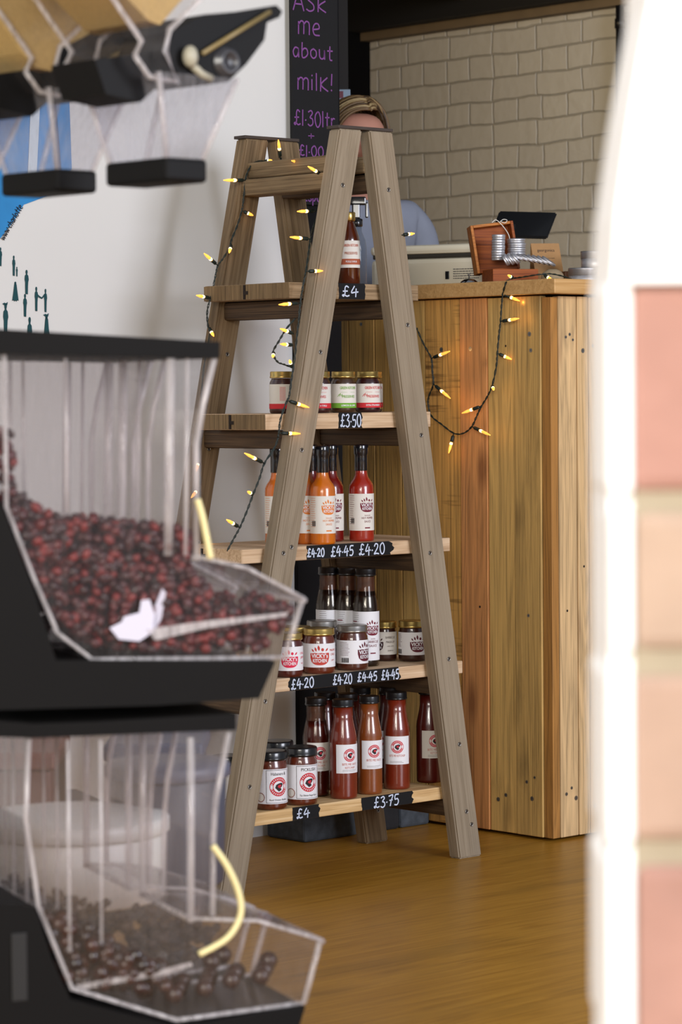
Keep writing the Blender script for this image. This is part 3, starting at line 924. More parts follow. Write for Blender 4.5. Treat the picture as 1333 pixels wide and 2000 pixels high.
preserve_jar(724, .105, 1, 'preserve jar with gold lid hidden behind the rightmost red-striped jar', ((46, 10, 12), 'jam_back'), RED, .45, 'EXTRA STRAWBERRY')

# ---- hot sauce bottle
def hot_sauce(px, dv, label, body, col, angle):
    p = place(px, dv, 2)
    t = thing('hot_sauce_bottle', label, 'bottle', p, rz_to_cam(p)+angle, 'hot sauce bottles on the third shelf')
    R = .0241
    f = MB(); f.lathe([(R*.9, 0), (R*.98, .002), (R, .005), (R, .1), (R*.97, .107), (R*.85, .114), (R*.66, .12), (R*.53, .126), (R*.47, .134), (R*.44, .16), (R*.42, .165)], sauce(*body))
    f.build('glass_bottle', t)
    f = MB(); c = .0128
    f.lathe([(c*.97, .136), (c*1.0, .137), (c*.99, .16), (c*1.0, .1665), (c*1.12, .169), (c*1.12, .184), (c*1.05, .1868), (c*.6, .1872), (0, .1872)], BCAP)
    f.build('cap', t)
    f = MB(); band(f, R, .021, .092, LABEL, half=PI*.93)
    kitchen_bowl(f, R, .0675, .0285, col, [('homemade', .0034, .012), ('HOT PEPPER', .0058, .024), ('SAUCE', .0058, .013)], foot=(.011, .0262))
    fine_lines(f, R, -.04, -.026, .034, .088, 14, ink(col))
    barcode(f, R, -.036, .04, .01, .01)
    f.build('label', t)
ORG, MAR = (222, 128, 52), (116, 28, 48)
hot_sauce(631.5, .022, 'orange hot sauce bottle standing foremost on its shelf', ((200, 104, 8), 'orange'), ORG, .5)
hot_sauce(707, .05, 'bright red hot sauce bottle standing alone on the right', ((152, 30, 8), 'red'), MAR, .5)
hot_sauce(648, .09, 'deep red hot sauce bottle behind the foremost orange one, on its right', ((110, 14, 10), 'deepred'), MAR, .4)
hot_sauce(598, .06, 'orange hot sauce bottle half hidden by the ladder leg, left of the foremost one', ((180, 90, 10), 'orange2'), ORG, .3)
hot_sauce(609, .125, 'dark red hot sauce bottle at the back with only its neck showing', ((100, 14, 12), 'deepred2'), MAR, .4)
hot_sauce(543, .09, 'orange hot sauce bottle peeping out left of the ladder leg', ((204, 104, 20), 'orange3'), ORG, .5)

# ---- vicky jars
def chutney_jar(px, dv, label, body, col, angle, lid=GOLD, R=.0305, H=.086, side=None, back=False, paper=LABELW):
    p = place(px, dv, 3)
    t = thing('chutney_jar', label, 'jar', p, rz_to_cam(p)+angle, 'chutney jars on the fourth shelf')
    f = MB(); f.lathe([(R*.86, 0), (R*.97, .002), (R, .007), (R, H-.028), (R*.96, H-.021), (R*.9, H-.016), (R*.9, H-.013)], sauce(*body))
    f.build('glass_jar', t)
    Rl = R*.97
    f = MB(); f.lathe([(Rl*.98, H-.0135), (Rl*1.02, H-.012), (Rl*1.02, H-.01), (Rl, H-.0095), (Rl, H-.0015), (Rl*.96, H), (Rl*.82, H-.0007), (0, H-.0007)], lid)
    f.build('lid', t)
    f = MB(); band(f, R, .013, .058, paper, half=PI*.95)
    kitchen_bowl(f, R, .0315, .037*min(1, R/.0305), col, None, side=side)
    if back:
        fine_lines(f, R, -.055, -.034, .03, .054, 9, ink(col)); barcode(f, R, -.052, .02, .017, .009)
    f.build('label', t)
S1 = (.0285, [('PINEAPPLE', .006, .017, .045), ('CHILLI', .006, .013, .037), ('JAM', .004, .008, .026)])
S2 = (.0285, [('CHILLI', .006, .013, .045), ('JAM', .006, .01, .037), ('160G', .004, .008, .026)])
S3 = (.0285, [('BARBECUE', .0062, .02, .047), ('MASH-UP', .0062, .018, .038), ('with chilli', .003, .014, .03), ('200G', .004, .012, .021)])
chutney_jar(564, .022, 'chutney jar with a pink-red label, leftmost beside the ladder leg', ((72, 12, 10), 'chilli'), (214, 34, 72), .1, R=.0275, H=.083, side=S2)
chutney_jar(624, .03, 'chutney jar with a terracotta label and gold lid, second from the left', ((96, 34, 14), 'pineapple'), (190, 62, 52), .05, side=S1)
chutney_jar(689, .034, 'chutney jar with barcode side showing, in front of the barbecue bottles', ((74, 28, 14), 'mashup'), (92, 24, 40), .95, lid=SILV, side=S3, back=True)
chutney_jar(578, .092, 'gold-lidded chutney jar hidden behind the two leftmost ones', ((80, 24, 14), 'back1'), (190, 62, 52), .0, side=S1)
chutney_jar(630, .10, 'silver-lidded chutney jar hidden behind the terracotta-labelled one', ((74, 26, 14), 'back2'), (92, 24, 40), .2, lid=SILV, side=S1, H=.092)
chutney_jar(753, .12, 'chutney jar with a cream label seen just right of the nearest barbecue bottle', ((52, 20, 12), 'mash2'), (58, 20, 26), -.75, R=.0235, H=.078, side=S3, paper=LABEL)
chutney_jar(806, .075, 'chutney jar with a brown label at the right end against the ladder leg', ((50, 18, 12), 'mash3'), (92, 24, 40), .45, R=.0275, H=.08, side=S3, back=True)

# ---- tall sauce bottles (barbecue and ketchup)
def tall_bottle(i, px, dv, name, label, group, body, neck_fill, design, angle, R=.0258, H=.19):
    p = place(px, dv, i)
    t = thing(name, label, 'bottle', p, rz_to_cam(p)+angle, group)
    k = R/.0258; hz = H/.19
    f = MB(); prof = [(R*.9, 0), (R*.98, .002), (R, .006), (R, .112*hz), (R*.97, .12*hz), (R*.88, .132*hz), (R*.78, .144*hz), (R*.72, .154*hz), (R*.715, .176*hz)]
    if neck_fill >= 1:
        f.lathe(prof, sauce(*body)); f.build('glass_bottle', t)
    else:
        f.lathe(prof+[(R*.74, .18*hz)], GLASSC); f.build('glass_bottle', t)
        g = MB(); zf = .132*hz+.012
        q = [(a*.93, z+.002) for a, z in prof if z < zf]+[(R*.74, zf), (0, zf+.001)]
        g.lathe(q, sauce(*body)); g.build('sauce_fill', t)
        g = MB(); g.lathe([(R*.70, zf), (R*.675, .154*hz), (R*.67, .174*hz)], mat('sauce_smear', (84, 48, 34), .5, noise=.5, nscale=90), caps=False); g.build('sauce_smear', t)
    f = MB(); c = R*.80
    f.lathe([(c*.98, H-.0145), (c*1.02, H-.0135), (c*1.02, H-.0115), (c*.99, H-.011), (c*.99, H-.0012), (c*.95, H), (c*.8, H-.0006), (0, H-.0006)], BLID)
    f.build('cap', t)
    f = MB()
    if design == 'bbq':
        band(f, R, .012, .107, LABELW, half=PI*.93)
        kitchen_bowl(f, R, .072, .03, MAR, [('smoky', .0034, .01), ('BARBECUE', .0068, .025), ('SAUCE', .0068, .017)], foot=(.012, .026))
        fine_lines(f, R, -.045, -.027, .035, .104, 18, INKG)
        v_, q_ = grid2d(lambda s_: (-.045+s_*.012, -.001, .001), 4, 1); wrap(f, R, v_, q_, ink(MAR), .088, 0, .0007)
    else:
        band(f, R, .050, .105, design[1], half=1.05)
        rosette(f, R, .0845, .0125, 0.0)
        T(f, R, design[0][0], .0062, 0, .067, ink((196, 104, 88)), 0, 0, .031)
        if len(design[0]) > 1: T(f, R, design[0][1], .0058, 0, .0605, ink((196, 104, 88)), 0, 0, .020)
        fine_lines(f, R, -.015, .017, .0535, .056, 2, INKG)
    f.build('label', t)

def rosette(f, R, z, r, ang, x=0.0):
    """round red badge with a dark figure in the middle"""
    m_ = ink((200, 36, 52))
    def ring(r0, r1, mm, off, n=24, a0=0, a1=2*PI):
        vs = []
        for k in range(n+1):
            a = a0+(a1-a0)*k/n
            vs += [(x+r0*math.cos(a), r0*math.sin(a)), (x+r1*math.cos(a), r1*math.sin(a))]
        wrap(f, R, vs, [(2*k, 2*k+1, 2*k+3, 2*k+2) for k in range(n)], mm, z, ang, off)
    ring(r*.62, r, m_, .0006, a0=.25, a1=PI-.25); ring(r*.62, r, m_, .0006, a0=PI+.25, a1=2*PI-.25)
    ring(r*.93, r*1.0, m_, .0006)
    ring(r*.60, r*.66, m_, .0007)
    for k in range(22):
        a = .35+(PI-.7)*k/21 if k < 11 else PI+.35+(PI-.7)*(k-11)/10
        if k < 11: a = .35+(PI-.7)*k/10
        c_, s_ = math.cos(a), math.sin(a)
        v_, q_ = ribbon([(x+r*.74*c_, r*.74*s_), (x+r*.88*c_, r*.88*s_)], r*.07)
        wrap(f, R, v_, q_, LABELW, z, ang, .0009)
    blob = [(-.42, -.1), (-.3, .22), (0, .36), (.3, .4), (.46, .28), (.36, .02), (.2, -.1), (.3, -.34), (0, -.5), (-.22, -.3)]
    vs = [(x, 0)]+[(x+a*r, b*r) for a, b in blob]
    wrap(f, R, vs, [(0, 1+k, 1+(k+1) % 10) for k in range(10)], INKD, z, ang, .0008)
    vs = [(x+.05*r, 0)]+[(x+(.05+a*.5)*r, (b*.42+.05)*r) for a, b in blob]
    wrap(f, R, vs, [(0, 1+k, 1+(k+1) % 10) for k in range(10)], m_, z, ang, .001)

GB = 'barbecue sauce bottles on the fourth shelf'
BB = ((26, 7, 6), 'bbq')
tall_bottle(3, 716, .068, 'sauce_bottle', 'barbecue sauce bottle with its whole label showing, rightmost of its row', GB, BB, .8, 'bbq', .55)
tall_bottle(3, 681, .118, 'sauce_bottle', 'barbecue sauce bottle in the middle of its row, label half hidden', GB, BB, .8, 'bbq', .85)
tall_bottle(3, 644, .155, 'sauce_bottle', 'barbecue sauce bottle standing leftmost of its row against the black column', GB, BB, .8, 'bbq', .95)
GK = 'ketchup bottles on the lowest shelf'
KW = (['BITE ME KETCHUP'], LABELW); KW2 = (['BITE ME HOT', 'KETCHUP'], LABELW); KT = (['BITE ME HOT', 'KETCHUP'], LABEL)
KR = ((112, 32, 9), 'ketchup'); KD = ((82, 18, 10), 'ketchup_dark'); KO = ((126, 62, 20), 'ketchup_brown')
tall_bottle(4, 672, .03, 'ketchup_bottle', 'red ketchup bottle standing foremost on the lowest shelf', GK, KR, 1, KW2, .5, R=.0262)
tall_bottle(4, 723, .038, 'ketchup_bottle', 'orange-brown ketchup bottle, only one of that colour on the lowest shelf', GK, KO, 1, (['BITE ME HOT'], LABELW), .4, R=.0245, H=.19)
tall_bottle(4, 776, .05, 'ketchup_bottle', 'red ketchup bottle with its round badge facing straight out, third of the front row', GK, KR, 1, KW, .05, R=.0262)
tall_bottle(4, 840, .07, 'ketchup_bottle', 'red ketchup bottle at the right end, half hidden by the ladder leg', GK, KD, 1, KT, .45, R=.0262)
tall_bottle(4, 619, .09, 'ketchup_bottle', 'dark ketchup bottle with a greyish label behind the pickle jars', GK, KD, .8, KT, .3, R=.0262)
tall_bottle(4, 637, .150, 'ketchup_bottle', 'ketchup bottle in the back row, furthest left with a white label edge', GK, KD, 1, KW, -1.2, R=.0262)
tall_bottle(4, 680, .10, 'ketchup_bottle', 'ketchup bottle directly behind the foremost red one, only its cap showing', GK, KD, 1, KW, .2, R=.0262)
tall_bottle(4, 706, .165, 'ketchup_bottle', 'ketchup bottle at the back between the foremost and the orange-brown ones', GK, KD, 1, KW, .2, R=.0262)
tall_bottle(4, 762, .125, 'ketchup_bottle', 'dark ketchup bottle behind the badge-facing one, seen on its left', GK, ((58, 14, 10), 'ketchup_back'), 1, KW, -.9, R=.0262)

def pickle_jar(px, dv, label, title, sub, angle, R=.0308, H=.109):
    p = place(px, dv, 4)
    t = thing('pickle_jar', label, 'jar', p, rz_to_cam(p)+angle, 'pickle jars on the lowest shelf')
    f = MB(); f.lathe([(R*.86, 0), (R*.97, .002), (R, .007), (R, H-.03), (R*.95, H-.022), (R*.88, H-.017), (R*.88, H-.014)], mat('relish', (92, 34, 12), .35, coat=1, noise=.7, nscale=260))
    f.build('glass_jar', t)
    Rl = R*1.03
    f = MB(); f.lathe([(Rl*.96, H-.017), (Rl*1.0, H-.0155), (Rl*1.0, H-.0125), (Rl*.97, H-.0115), (Rl*.98, H-.003), (Rl*.93, H), (Rl*.78, H-.0008), (0, H-.0008)], BLID)
    f.build('lid', t)
    f = MB(); band(f, R, .012, .077, LABELW, half=PI*.8)
    for a, b in (((-.024, .014), (-.024, .075)), ((-.024, .075), (.024, .075)), ((.024, .075), (.024, .014)), ((.024, .014), (-.024, .014))):
        n = 10
        v_, q_ = ribbon([(a[0]+(b[0]-a[0])*k/n, a[1]+(b[1]-a[1])*k/n) for k in range(n+1)], .0007); wrap(f, R, v_, q_, INKD, 0, 0, .0006)
    T(f, R, title, .0085, 0, .068, INKD, 0, 0, .030)
    T(f, R, sub, .005, 0, .0195, INKD, 0, 0, .036)
    rosette(f, R, .044, .018, 0, .0)
    vs = [(-.036, .03)]+[(-.036+.009*math.cos(a*PI/6), .024+.009*math.sin(a*PI/6)) for a in range(12)]
    vs[0] = (-.036, .024)
    wrap(f, R, vs, [(0, 1+i, 1+(i+1) % 12) for i in range(12)], ink((150, 96, 82)), 0, 0, .0006)
    vs = [(-.036, .024)]+[(-.036+.0075*math.cos(a*PI/6), .024+.0075*math.sin(a*PI/6)) for a in range(12)]
    wrap(f, R, vs, [(0, 1+i, 1+(i+1) % 12) for i in range(12)], LABEL, 0, 0, .0008)
    f.build('label', t)
pickle_jar(589, .03, 'black-lidded pickle jar with PICKLISH on its label, furthest right', 'PICKLISH', 'The Ultimate Burger Relish', .5)
pickle_jar(530, .026, 'black-lidded relish jar between the PICKLISH jar and the ladder leg', 'Habanero &', 'Red Onion Relish', .5)
pickle_jar(543, .10, 'black-lidded relish jar at the back with little more than its lid showing', 'Habanero &', 'Red Onion Relish', .3, H=.114)
pickle_jar(447, .03, 'relish jar showing a strip of its label left of the near ladder leg', 'Habanero &', 'Red Onion Relish', 1.1)

# ---- top shelf: amber bottle and spray bottle
AMB = mat('amber_sauce', (74, 26, 6), .2, coat=1.0, noise=.3, nscale=50)
p = place(682, .05, 0)
t = thing('amber_bottle', 'amber preserve bottle with a gold cap standing between the top ladder legs', 'bottle', p, rz_to_cam(p)+.25)
f = MB(); R = .0215
f.lathe([(R*.9, 0), (R, .004), (R, .083), (R*.94, .092), (R*.72, .106), (R*.56, .116), (R*.52, .124)], AMB); f.build('glass_bottle', t)
f = MB(); f.lathe([(.0125, .1225), (.0135, .124), (.0135, .1375), (.0125, .139), (0, .139)], GOLD); f.build('cap', t)
f = MB(); band(f, R, .032, .084, LABEL, half=PI*.9); band(f, R, .038, .049, ink((172, 88, 58)), off=.0005, half=PI*.9)
T(f, R, 'GREEN KITCHEN', .007, 0, .0745, ink((190, 90, 60)), .01, 0, .031)
T(f, R, 'PRESERVES', .007, 0, .0595, ink((172, 88, 58)), .01, 0, .026)
T(f, R, 'PICKLE SHRUB', .005, 0, .0435, LABELW, .01, 0, .022)
f.build('label', t)
p = place(697, .125, 0)
t = thing('spray_bottle', 'clear spray bottle with a black trigger head behind the amber bottle', 'bottle', p, rz_to_cam(p))
f = MB(); f.lathe([(.018, 0), (.0205, .004), (.0205, .075), (.018, .092), (.0115, .108), (.0105, .118)], clear_mat('clear_bottle', (214, 224, 230), .10, .45)); f.build('bottle_body', t)
f = MB(); f.lathe([(.012, .118), (.013, .119), (.013, .132), (.009, .134)], BLID)
f.box((0, 0, .148), (.016, .02, .03), BLID, bev=.003); f.box((.004, 0, .168), (.032, .018, .016), BLID, bev=.003); f.box((.021, 0, .150), (.006, .012, .03), BLID, bev=.002)
f.build('trigger_head', t)

# ================================================================== CHALKBOARD on the column
PURP = mat('purple_chalk_pen', (118, 66, 132), .8)
wp = RP(0, wv-.014)
def wpt(px, py): p = on_pl(px, py, wp, V); return (p.dot(U), p.z)
b0 = wpt(567, 400)[0]+.002; b1 = wpt(656, 200)[0]; zb0 = wpt(600, 400)[1]; zb1 = wpt(600, -130)[1]
t = thing('chalkboard_sign', 'tall narrow black chalkboard with purple hand lettering on the dark column', 'sign', RP((b0+b1)/2, wv-.014, zb0))
f = MB(); cx0 = (b0+b1)/2
f.box((0, -.004, (zb1-zb0)/2), (b1-b0, .008, zb1-zb0), CHALKB)
f.build('board', t, mw=ROOM.to_4x4())
wp = RP(0, wv-.0225)
f = MB()
def chalk(s_, x0, x1, ybase, yx, pen=.0032, sl=0.0):
    a0, z0 = wpt(x0, ybase); a1, _ = wpt(x1, ybase); _, z1 = wpt(x0, yx)
    v_, q_ = hand(s_, a0-cx0, z0-zb0, z1-z0, a1-a0, pen, sl)
    f.add([(a, -.0088, z) for a, z in v_], q_, PURP)
PARTN = 0
def flush():
    global f
    f.build('chalk_lettering', t, mw=ROOM.to_4x4()); f = MB()
_ch = chalk
def chalk(*a, **k_):
    _ch(*a, **k_); flush()
chalk('ASk', 573, 637, 18, -14); chalk('me', 582, 626, 66, 30); chalk('about', 572, 650, 110, 82)
chalk('milK!', 581, 650, 173, 140); chalk('£1.30ltr', 574, 654, 244, 214, .003); chalk('+', 602, 614, 272, 258, .002); chalk('£1.00', 583, 632, 304, 283, .003)
chalk('espo', 594, 626, 392, 374)

# ================================================================== MURAL on the white wall
TEAL = mat('mural_teal', (14, 66, 72), .85)
BLUE = mat('mural_blue', (40, 128, 190), .8, noise=.45, nscale=7)
wp = RP(0, wv-.0015)
mu = thing('wall_mural', 'blue and teal mural with small standing figures painted on the white wall', 'mural', RP(*[wpt(60, 500)[0], wv, 0]))
MU0 = mu.location.dot(U)
def flat(name, pts, m_, d=.001, par=mu):
    q = [wpt(*a) for a in pts]
    f = MB(); f.prism([(a-MU0, z) for a, z in q], .001, m_, tr=Matrix.Translation((0, -d-.001, 0)))
    return f.build(name, par, mw=ROOM.to_4x4())
flat('painted_cloud', [(-160, 330), (-60, 190), (20, 175), (90, 165), (135, 190), (140, 330), (100, 380), (46, 400), (28, 430), (0, 466), (-60, 520), (-150, 500)], BLUE)
flat('painted_band', [(60, 180), (78, 180), (70, 345), (52, 370)], mat('mural_pale', (200, 214, 224), .8), .003)
flat('painted_band', [(98, 175), (106, 175), (120, 350), (108, 352)], mat('mural_navy', (30, 84, 130), .8), .003)
def fig(cx, top, bot, w_=11, dress=False, hat=False, arm=None):
    h = bot-top; hw = w_/2
    if dress: pts = [(-.16, .06), (-.3, .16), (-.45, .4), (-.9, .96), (-.5, .92), (-.3, 1), (0, .93), (.3, 1), (.55, .93), (.95, .96), (.5, .4), (.35, .16), (.16, .1)]
    else: pts = [(-.14, .13), (-.16, .19), (-.42, .24), (-.5, .4), (-.35, .5), (-.34, .7), (-.3, .97), (.0, 1), (.02, .96), (.3, 1), (.34, .7), (.4, .5), (.55, .4), (.42, .24), (.16, .19), (.14, .13)]
    head = [(.24*math.sin(a*PI/4)*1.05, .085-.085*math.cos(a*PI/4)) for a in range(8)]
    flat('painted_figure', [(cx+a*hw*1.3, top+b*h) for a, b in pts], TEAL)
    flat('painted_head', [(cx+a*hw*1.3, top+b*h) for a, b in head], TEAL)
    if hat: flat('painted_hat', [(cx-6, top+1), (cx-2, top-1), (cx, top+1), (cx+4, top-2), (cx+3, top+4), (cx-3, top+4)], TEAL)
fig(27, 499, 539, 8); fig(33, 521, 540, 4); fig(52, 527, 575, 11); fig(30, 550, 589, 10, True); fig(49, 574, 619, 10)
fig(71, 560, 608, 9); fig(89, 564, 610, 8); fig(11, 592, 660, 14, False, True); fig(58, 619, 690, 13); fig(91, 614, 676, 12, True, True); fig(1, 483, 520, 8)
flat('painted_arms', [(73, 574), (77, 578), (82, 581), (87, 574), (88, 577), (82, 584), (76, 581)], TEAL)
f = MB(); INKB = mat('mural_ink', (16, 20, 34), .8)
rt = [wpt(7, 470), wpt(42, 408)]
ax = Vector((rt[1][0]-rt[0][0], rt[1][1]-rt[0][1])); tl_ = ax.length; ax.normalize()
v_, q_ = hand('www.charlotte', 0, 0, .013, tl_*1.05, .0016)
f.add([(rt[0][0]-MU0+a*ax.x-b*ax.y, -.0035, rt[0][1]+a*ax.y+b*ax.x) for a, b in v_], q_, INKB)
f.build('painted_lettering', mu, mw=ROOM.to_4x4())

# ================================================================== THINGS ON THE COUNTER
def oc(px, d):
    """point on the counter top at picture column px and depth d"""
    p = at_d(px, 560, d); 
    return Vector((p.x, p.y, CT+.0003))
def mm(d): return d/FPX
CREAM = mat('cream_plastic', (244, 234, 208), .5, coat=.2)
CREAMD = mat('dark_band', (58, 54, 46), .5)
d = 6.50; k = mm(d)
pc = oc(845, d)
t = thing('weighing_scale', 'cream plastic counter scale with a dark band, on the counter beside the wooden box', 'scale', pc, ALPHA-PI/2+.35)
f = MB(); wS, hS = 250*k, 94*k
def bodyprof(sc_): return [(-wS/2*sc_, .004), (-wS/2*sc_, .05), (-wS/2*.97*sc_, hS*.82), (-wS/2*.9*sc_, hS*.87), (wS/2*.9*sc_, hS*.87), (wS/2*.97*sc_, hS*.82), (wS/2*sc_, .05), (wS/2*sc_, .004)]
RZ = Matrix.Identity(4)
f.box((0, .06, hS*.36), (wS, .17, hS*.7), CREAM, bev=.012)
f.build('housing', t)
f = MB(); f.box((0, .06, hS*.755), (wS*.96, .165, .010), CREAMD, bev=.002); f.build('band', t)
f = MB(); f.box((0, .06, hS*.88), (wS*1.0, .175, hS*.2), CREAM, bev=.009); f.build('top_tray', t)
f = MB(); f.box((wS*.17, -.0255, hS*.34), (.0095, .003, .018), BLID, bev=.0008); f.build('switch', t)
f = MB()
for q in range(5):
    x = wS*.22
    while x < wS*.44:
        L_ = random.uniform(.003, .008); f.box((x+L_/2, -.0252, hS*.46-q*.0052), (L_, .0006, .0017), INKD); x += L_+.0012
f.build('rating_print', t)
# bell
d = 6.2; pb = oc(917, d)
t = thing('service_bell', 'small chrome service bell in front of the cream scale', 'bell', pb)
CHR = mat('chrome', (190, 190, 188), .12, 1.0)
f = MB(); f.lathe([(.024, 0), (.025, .003), (.023, .005)], BLID); f.build('bell_base', t)
f = MB(); f.lathe([(.021, .005), (.021, .007), (.0185, .013), (.012, .0175), (.004, .019), (0, .019)], CHR); f.build('bell_dome', t)
f = MB(); f.lathe([(.0012, .019), (.0012, .026), (.003, .0265), (.003, .029), (0, .0295)], CHR); f.build('plunger', t)
# wooden box with open lid
BOX = wood('mahogany_box', [(104, 46, 10), (142, 70, 20), (164, 88, 30)], rough=.6, knots=0, coat=.0, grain_axis='X', sx=2)
BOXL = wood('mahogany_light', [(146, 84, 26), (184, 112, 42), (200, 130, 56)], rough=.55, knots=0, coat=0, grain_axis='X', sx=2)
d = 6.13; k = mm(d)
pb = oc(1008, d); rzb = ALPHA*.30
t = thing('wooden_box', 'small reddish wooden box with its lid open, filled with metal tins, on the counter', 'box', pb, rzb)
bw, bd, bh = 92*k, .085, 33*k
f = MB()
for c_, s_ in (((0, .003, bh/2), (bw, .006, bh)), ((0, bd, bh/2), (bw, .006, bh)), ((-bw/2+.003, bd/2, bh/2), (.006, bd-.008, bh)), ((bw/2-.003, bd/2, bh/2), (.006, bd-.008, bh)), ((0, bd/2, .003), (bw-.013, bd-.008, .005))):
    f.box(c_, s_, BOX, bev=.0008)
f.build('box_body', t)
lh = 96*k
f = MB(); lt = Matrix.Translation((-.014, bd-.005, bh*.98)) @ Matrix.Rotation(-.12, 4, 'Y') @ Matrix.Rotation(-.12, 4, 'X')
lw = 88*k; ld = .03
f.box((0, ld, lh/2), (lw, .005, lh), BOX, tr=lt, bev=.0006)
f.box((-lw/2+.003, ld/2, lh/2), (.006, ld, lh), BOXL, tr=lt, bev=.0006)
f.box((lw/2-.003, ld/2, lh/2), (.006, ld, lh), BOX, tr=lt, bev=.0006)
f.box((0, ld/2, lh-.003), (lw-.013, ld, .006), BOXL, tr=lt, bev=.0006)
f.box((0, ld/2, .003), (lw-.013, ld, .006), BOX, tr=lt, bev=.0006)
f.build('lid', t)
# string loop tied on the lid
f = MB(); pts = smooth_line([(.0, -.003, lh), (.01, -.004, lh+.005), (.022, -.006, lh-.01), (.032, -.006, lh-.03), (.033, -.006, lh-.045)])
f.tube([lt @ Vector(a) for a in pts], .0009, mat('white_string', (230, 228, 220), .9), n=6)
f.tube([lt @ Vector(a) for a in smooth_line([(.018, -.004, lh), (.026, -.006, lh+.004), (.034, -.006, lh+.001), (.028, -.006, lh-.004), (.02, -.004, lh)])], .0008, mat('white_string', (230, 228, 220), .9), n=6)
f.build('tied_string', t)
TIN = mat('aluminium_tin', (205, 205, 210), .42, .8)
TIND = mat('aluminium_dark', (170, 170, 174), .42, .8)
def tin(px, py, d, r, h, label, grp, rot=None, name='balm_tin'):
    p = at_d(px, py, d)
    t = thing(name, label, 'tin', p, 0, grp)
    if rot: t.rotation_euler = rot
    f = MB(); f.lathe([(r*.94, 0), (r*.97, .001), (r*.97, h*.5)], TIN, n=28); f.build('tin_base', t)
    f = MB(); f.lathe([(r*.985, h*.42), (r, h*.44), (r, h*.93), (r*.95, h), (r*.85, h-.0006), (r*.8, h-.0002), (0, h-.0002)], TIN, n=28); f.build('tin_lid', t)
d = 6.17; k = mm(d)
base = CT+.006
def pyz(px, z, d):          # picture row of a height at a column
    p = Vector((at_d(px, 560, d).x, d, z))-EYE
    return p.dot(D_)/p.dot(F_)*FPX+1000
words = ['bottom', 'second from bottom', 'middle', 'fourth', 'top']
ztop_ = at_d(974, 458, d).z; hh = .0112
for q in range(5):
    z = ztop_-hh*(5-q)
    tin(974+random.uniform(-1, 1), pyz(974, z, d), d, 13.2*k, hh-.0004, 'round tin, %s in the left stack of five inside the wooden box' % words[q], 'tins stacked in the wooden box')
ztop2 = at_d(1009, 466, d+.02).z; words = ['bottom', 'second from bottom', 'third from bottom', 'top']
for q in range(4):
    z = ztop2-.0098*(4-q)
    tin(1009+random.uniform(-1.5, 1.5), pyz(1009, z, d+.02), d+.02, 18*k, .0094, 'wide tin, %s in the right stack of four inside the wooden box' % words[q], 'tins stacked in the wooden box')
# supports of both stacks: the filling tin layer in the box
for q, (x, dd, zz) in enumerate(((974, d, ztop_-hh*5-.0405), (1009, d+.02, ztop2-.0098*4-.0505))):
    pass
for q in range(3):
    tin(986+q*9, 509-q*.8, d-.04, .0135, .0085, 'small tin tipped on its edge at the box front, %s one of three' % ('left', 'middle', 'right')[q], 'tipped tins in the wooden box', rot=(.35, 1.05-.1*q, .2))
for q in range(7):
    tin(1014+q*9.5, 504+q*1.4, d-.03, .0175, .0052, 'flat round tin lying in the slanted row spilling across the wooden box', 'slanted flat tins in the wooden box', rot=(.22, .42+.03*q, .1))
# kraft card tent
KRAFT = mat('kraft_card', (168, 128, 84), .85, noise=.12, nscale=90)
d = 6.21; k = mm(d)
pk = oc(1078, d)
t = thing('kraft_card', 'brown kraft tent card with small dark print, beside the wooden box', 'card', pk, .12)
f = MB(); hk = 86*k; wk = 56*k
f.add([(-wk/2, 0, 0), (wk/2, 0, 0), (wk/2-.009, .028, hk), (-wk/2-.009, .028, hk), (-wk/2, .0012, -.0), (wk/2, .0012, 0), (wk/2-.009, .0292, hk), (-wk/2-.009, .0292, hk)],
      [(0, 1, 2, 3), (7, 6, 5, 4), (0, 4, 5, 1), (1, 5, 6, 2), (2, 6, 7, 3), (3, 7, 4, 0)], KRAFT)
f.add([(-wk/2-.006, .058, 0), (wk/2-.006, .058, 0), (wk/2-.009, .0294, hk), (-wk/2-.009, .0294, hk), (-wk/2-.006, .0592, 0), (wk/2-.006, .0592, 0), (wk/2-.009, .0306, hk), (-wk/2-.009, .0306, hk)],
      [(0, 1, 2, 3), (7, 6, 5, 4), (0, 4, 5, 1), (1, 5, 6, 2), (2, 6, 7, 3), (3, 7, 4, 0)], KRAFT)
f.build('card', t)
f = MB()
def ktext(s_, size, xx, zz, ww):
    v_, q_ = text2d(s_, size)
    w0 = max(a for a, b in v_)-min(a for a, b in v_)
    f.add([(xx+a*ww/w0-.009*(zz+b)/hk, .028*(zz+b)/hk-.0006, zz+b) for a, b in v_], q_, INKD)
ktext('georgonics', .009, 0, hk*.84, 34*k); ktext('natural oral care made', .003, 0, hk*.66, 30*k); ktext('with organic oils', .003, 0, hk*.58, 20*k); ktext('365', .0045, 0, hk*.38, 9*k)
f.build('card_print', t)
# tablet
d = 6.55; k = mm(d)
SLATE = mat('tablet_black', (12, 13, 16), .35, coat=.3)
pt = oc(1030, d)
t = thing('tablet_computer', 'black tablet tilted on a stand behind the open wooden box', 'tablet', pt)
c = [at_d(976, 411, d+.05), at_d(1089, 414, d+.05), at_d(1070, 463, d-.03), at_d(958, 460, d-.03)]
f = MB()
n_ = (c[1]-c[0]).cross(c[3]-c[0]).normalized()*.008
loc = [q-pt for q in c]
import bmesh
bm = bmesh.new(); bv_ = [bm.verts.new(q) for q in loc]+[bm.verts.new(q+n_) for q in loc]
for q in ((0, 1, 2, 3), (7, 6, 5, 4), (0, 4, 5, 1), (1, 5, 6, 2), (2, 6, 7, 3), (3, 7, 4, 0)): bm.faces.new([bv_[i] for i in q])
bmesh.ops.recalc_face_normals(bm, faces=bm.faces)
bmesh.ops.bevel(bm, geom=list(bm.edges), offset=.003, segments=2, affect='EDGES')
bm.verts.index_update()
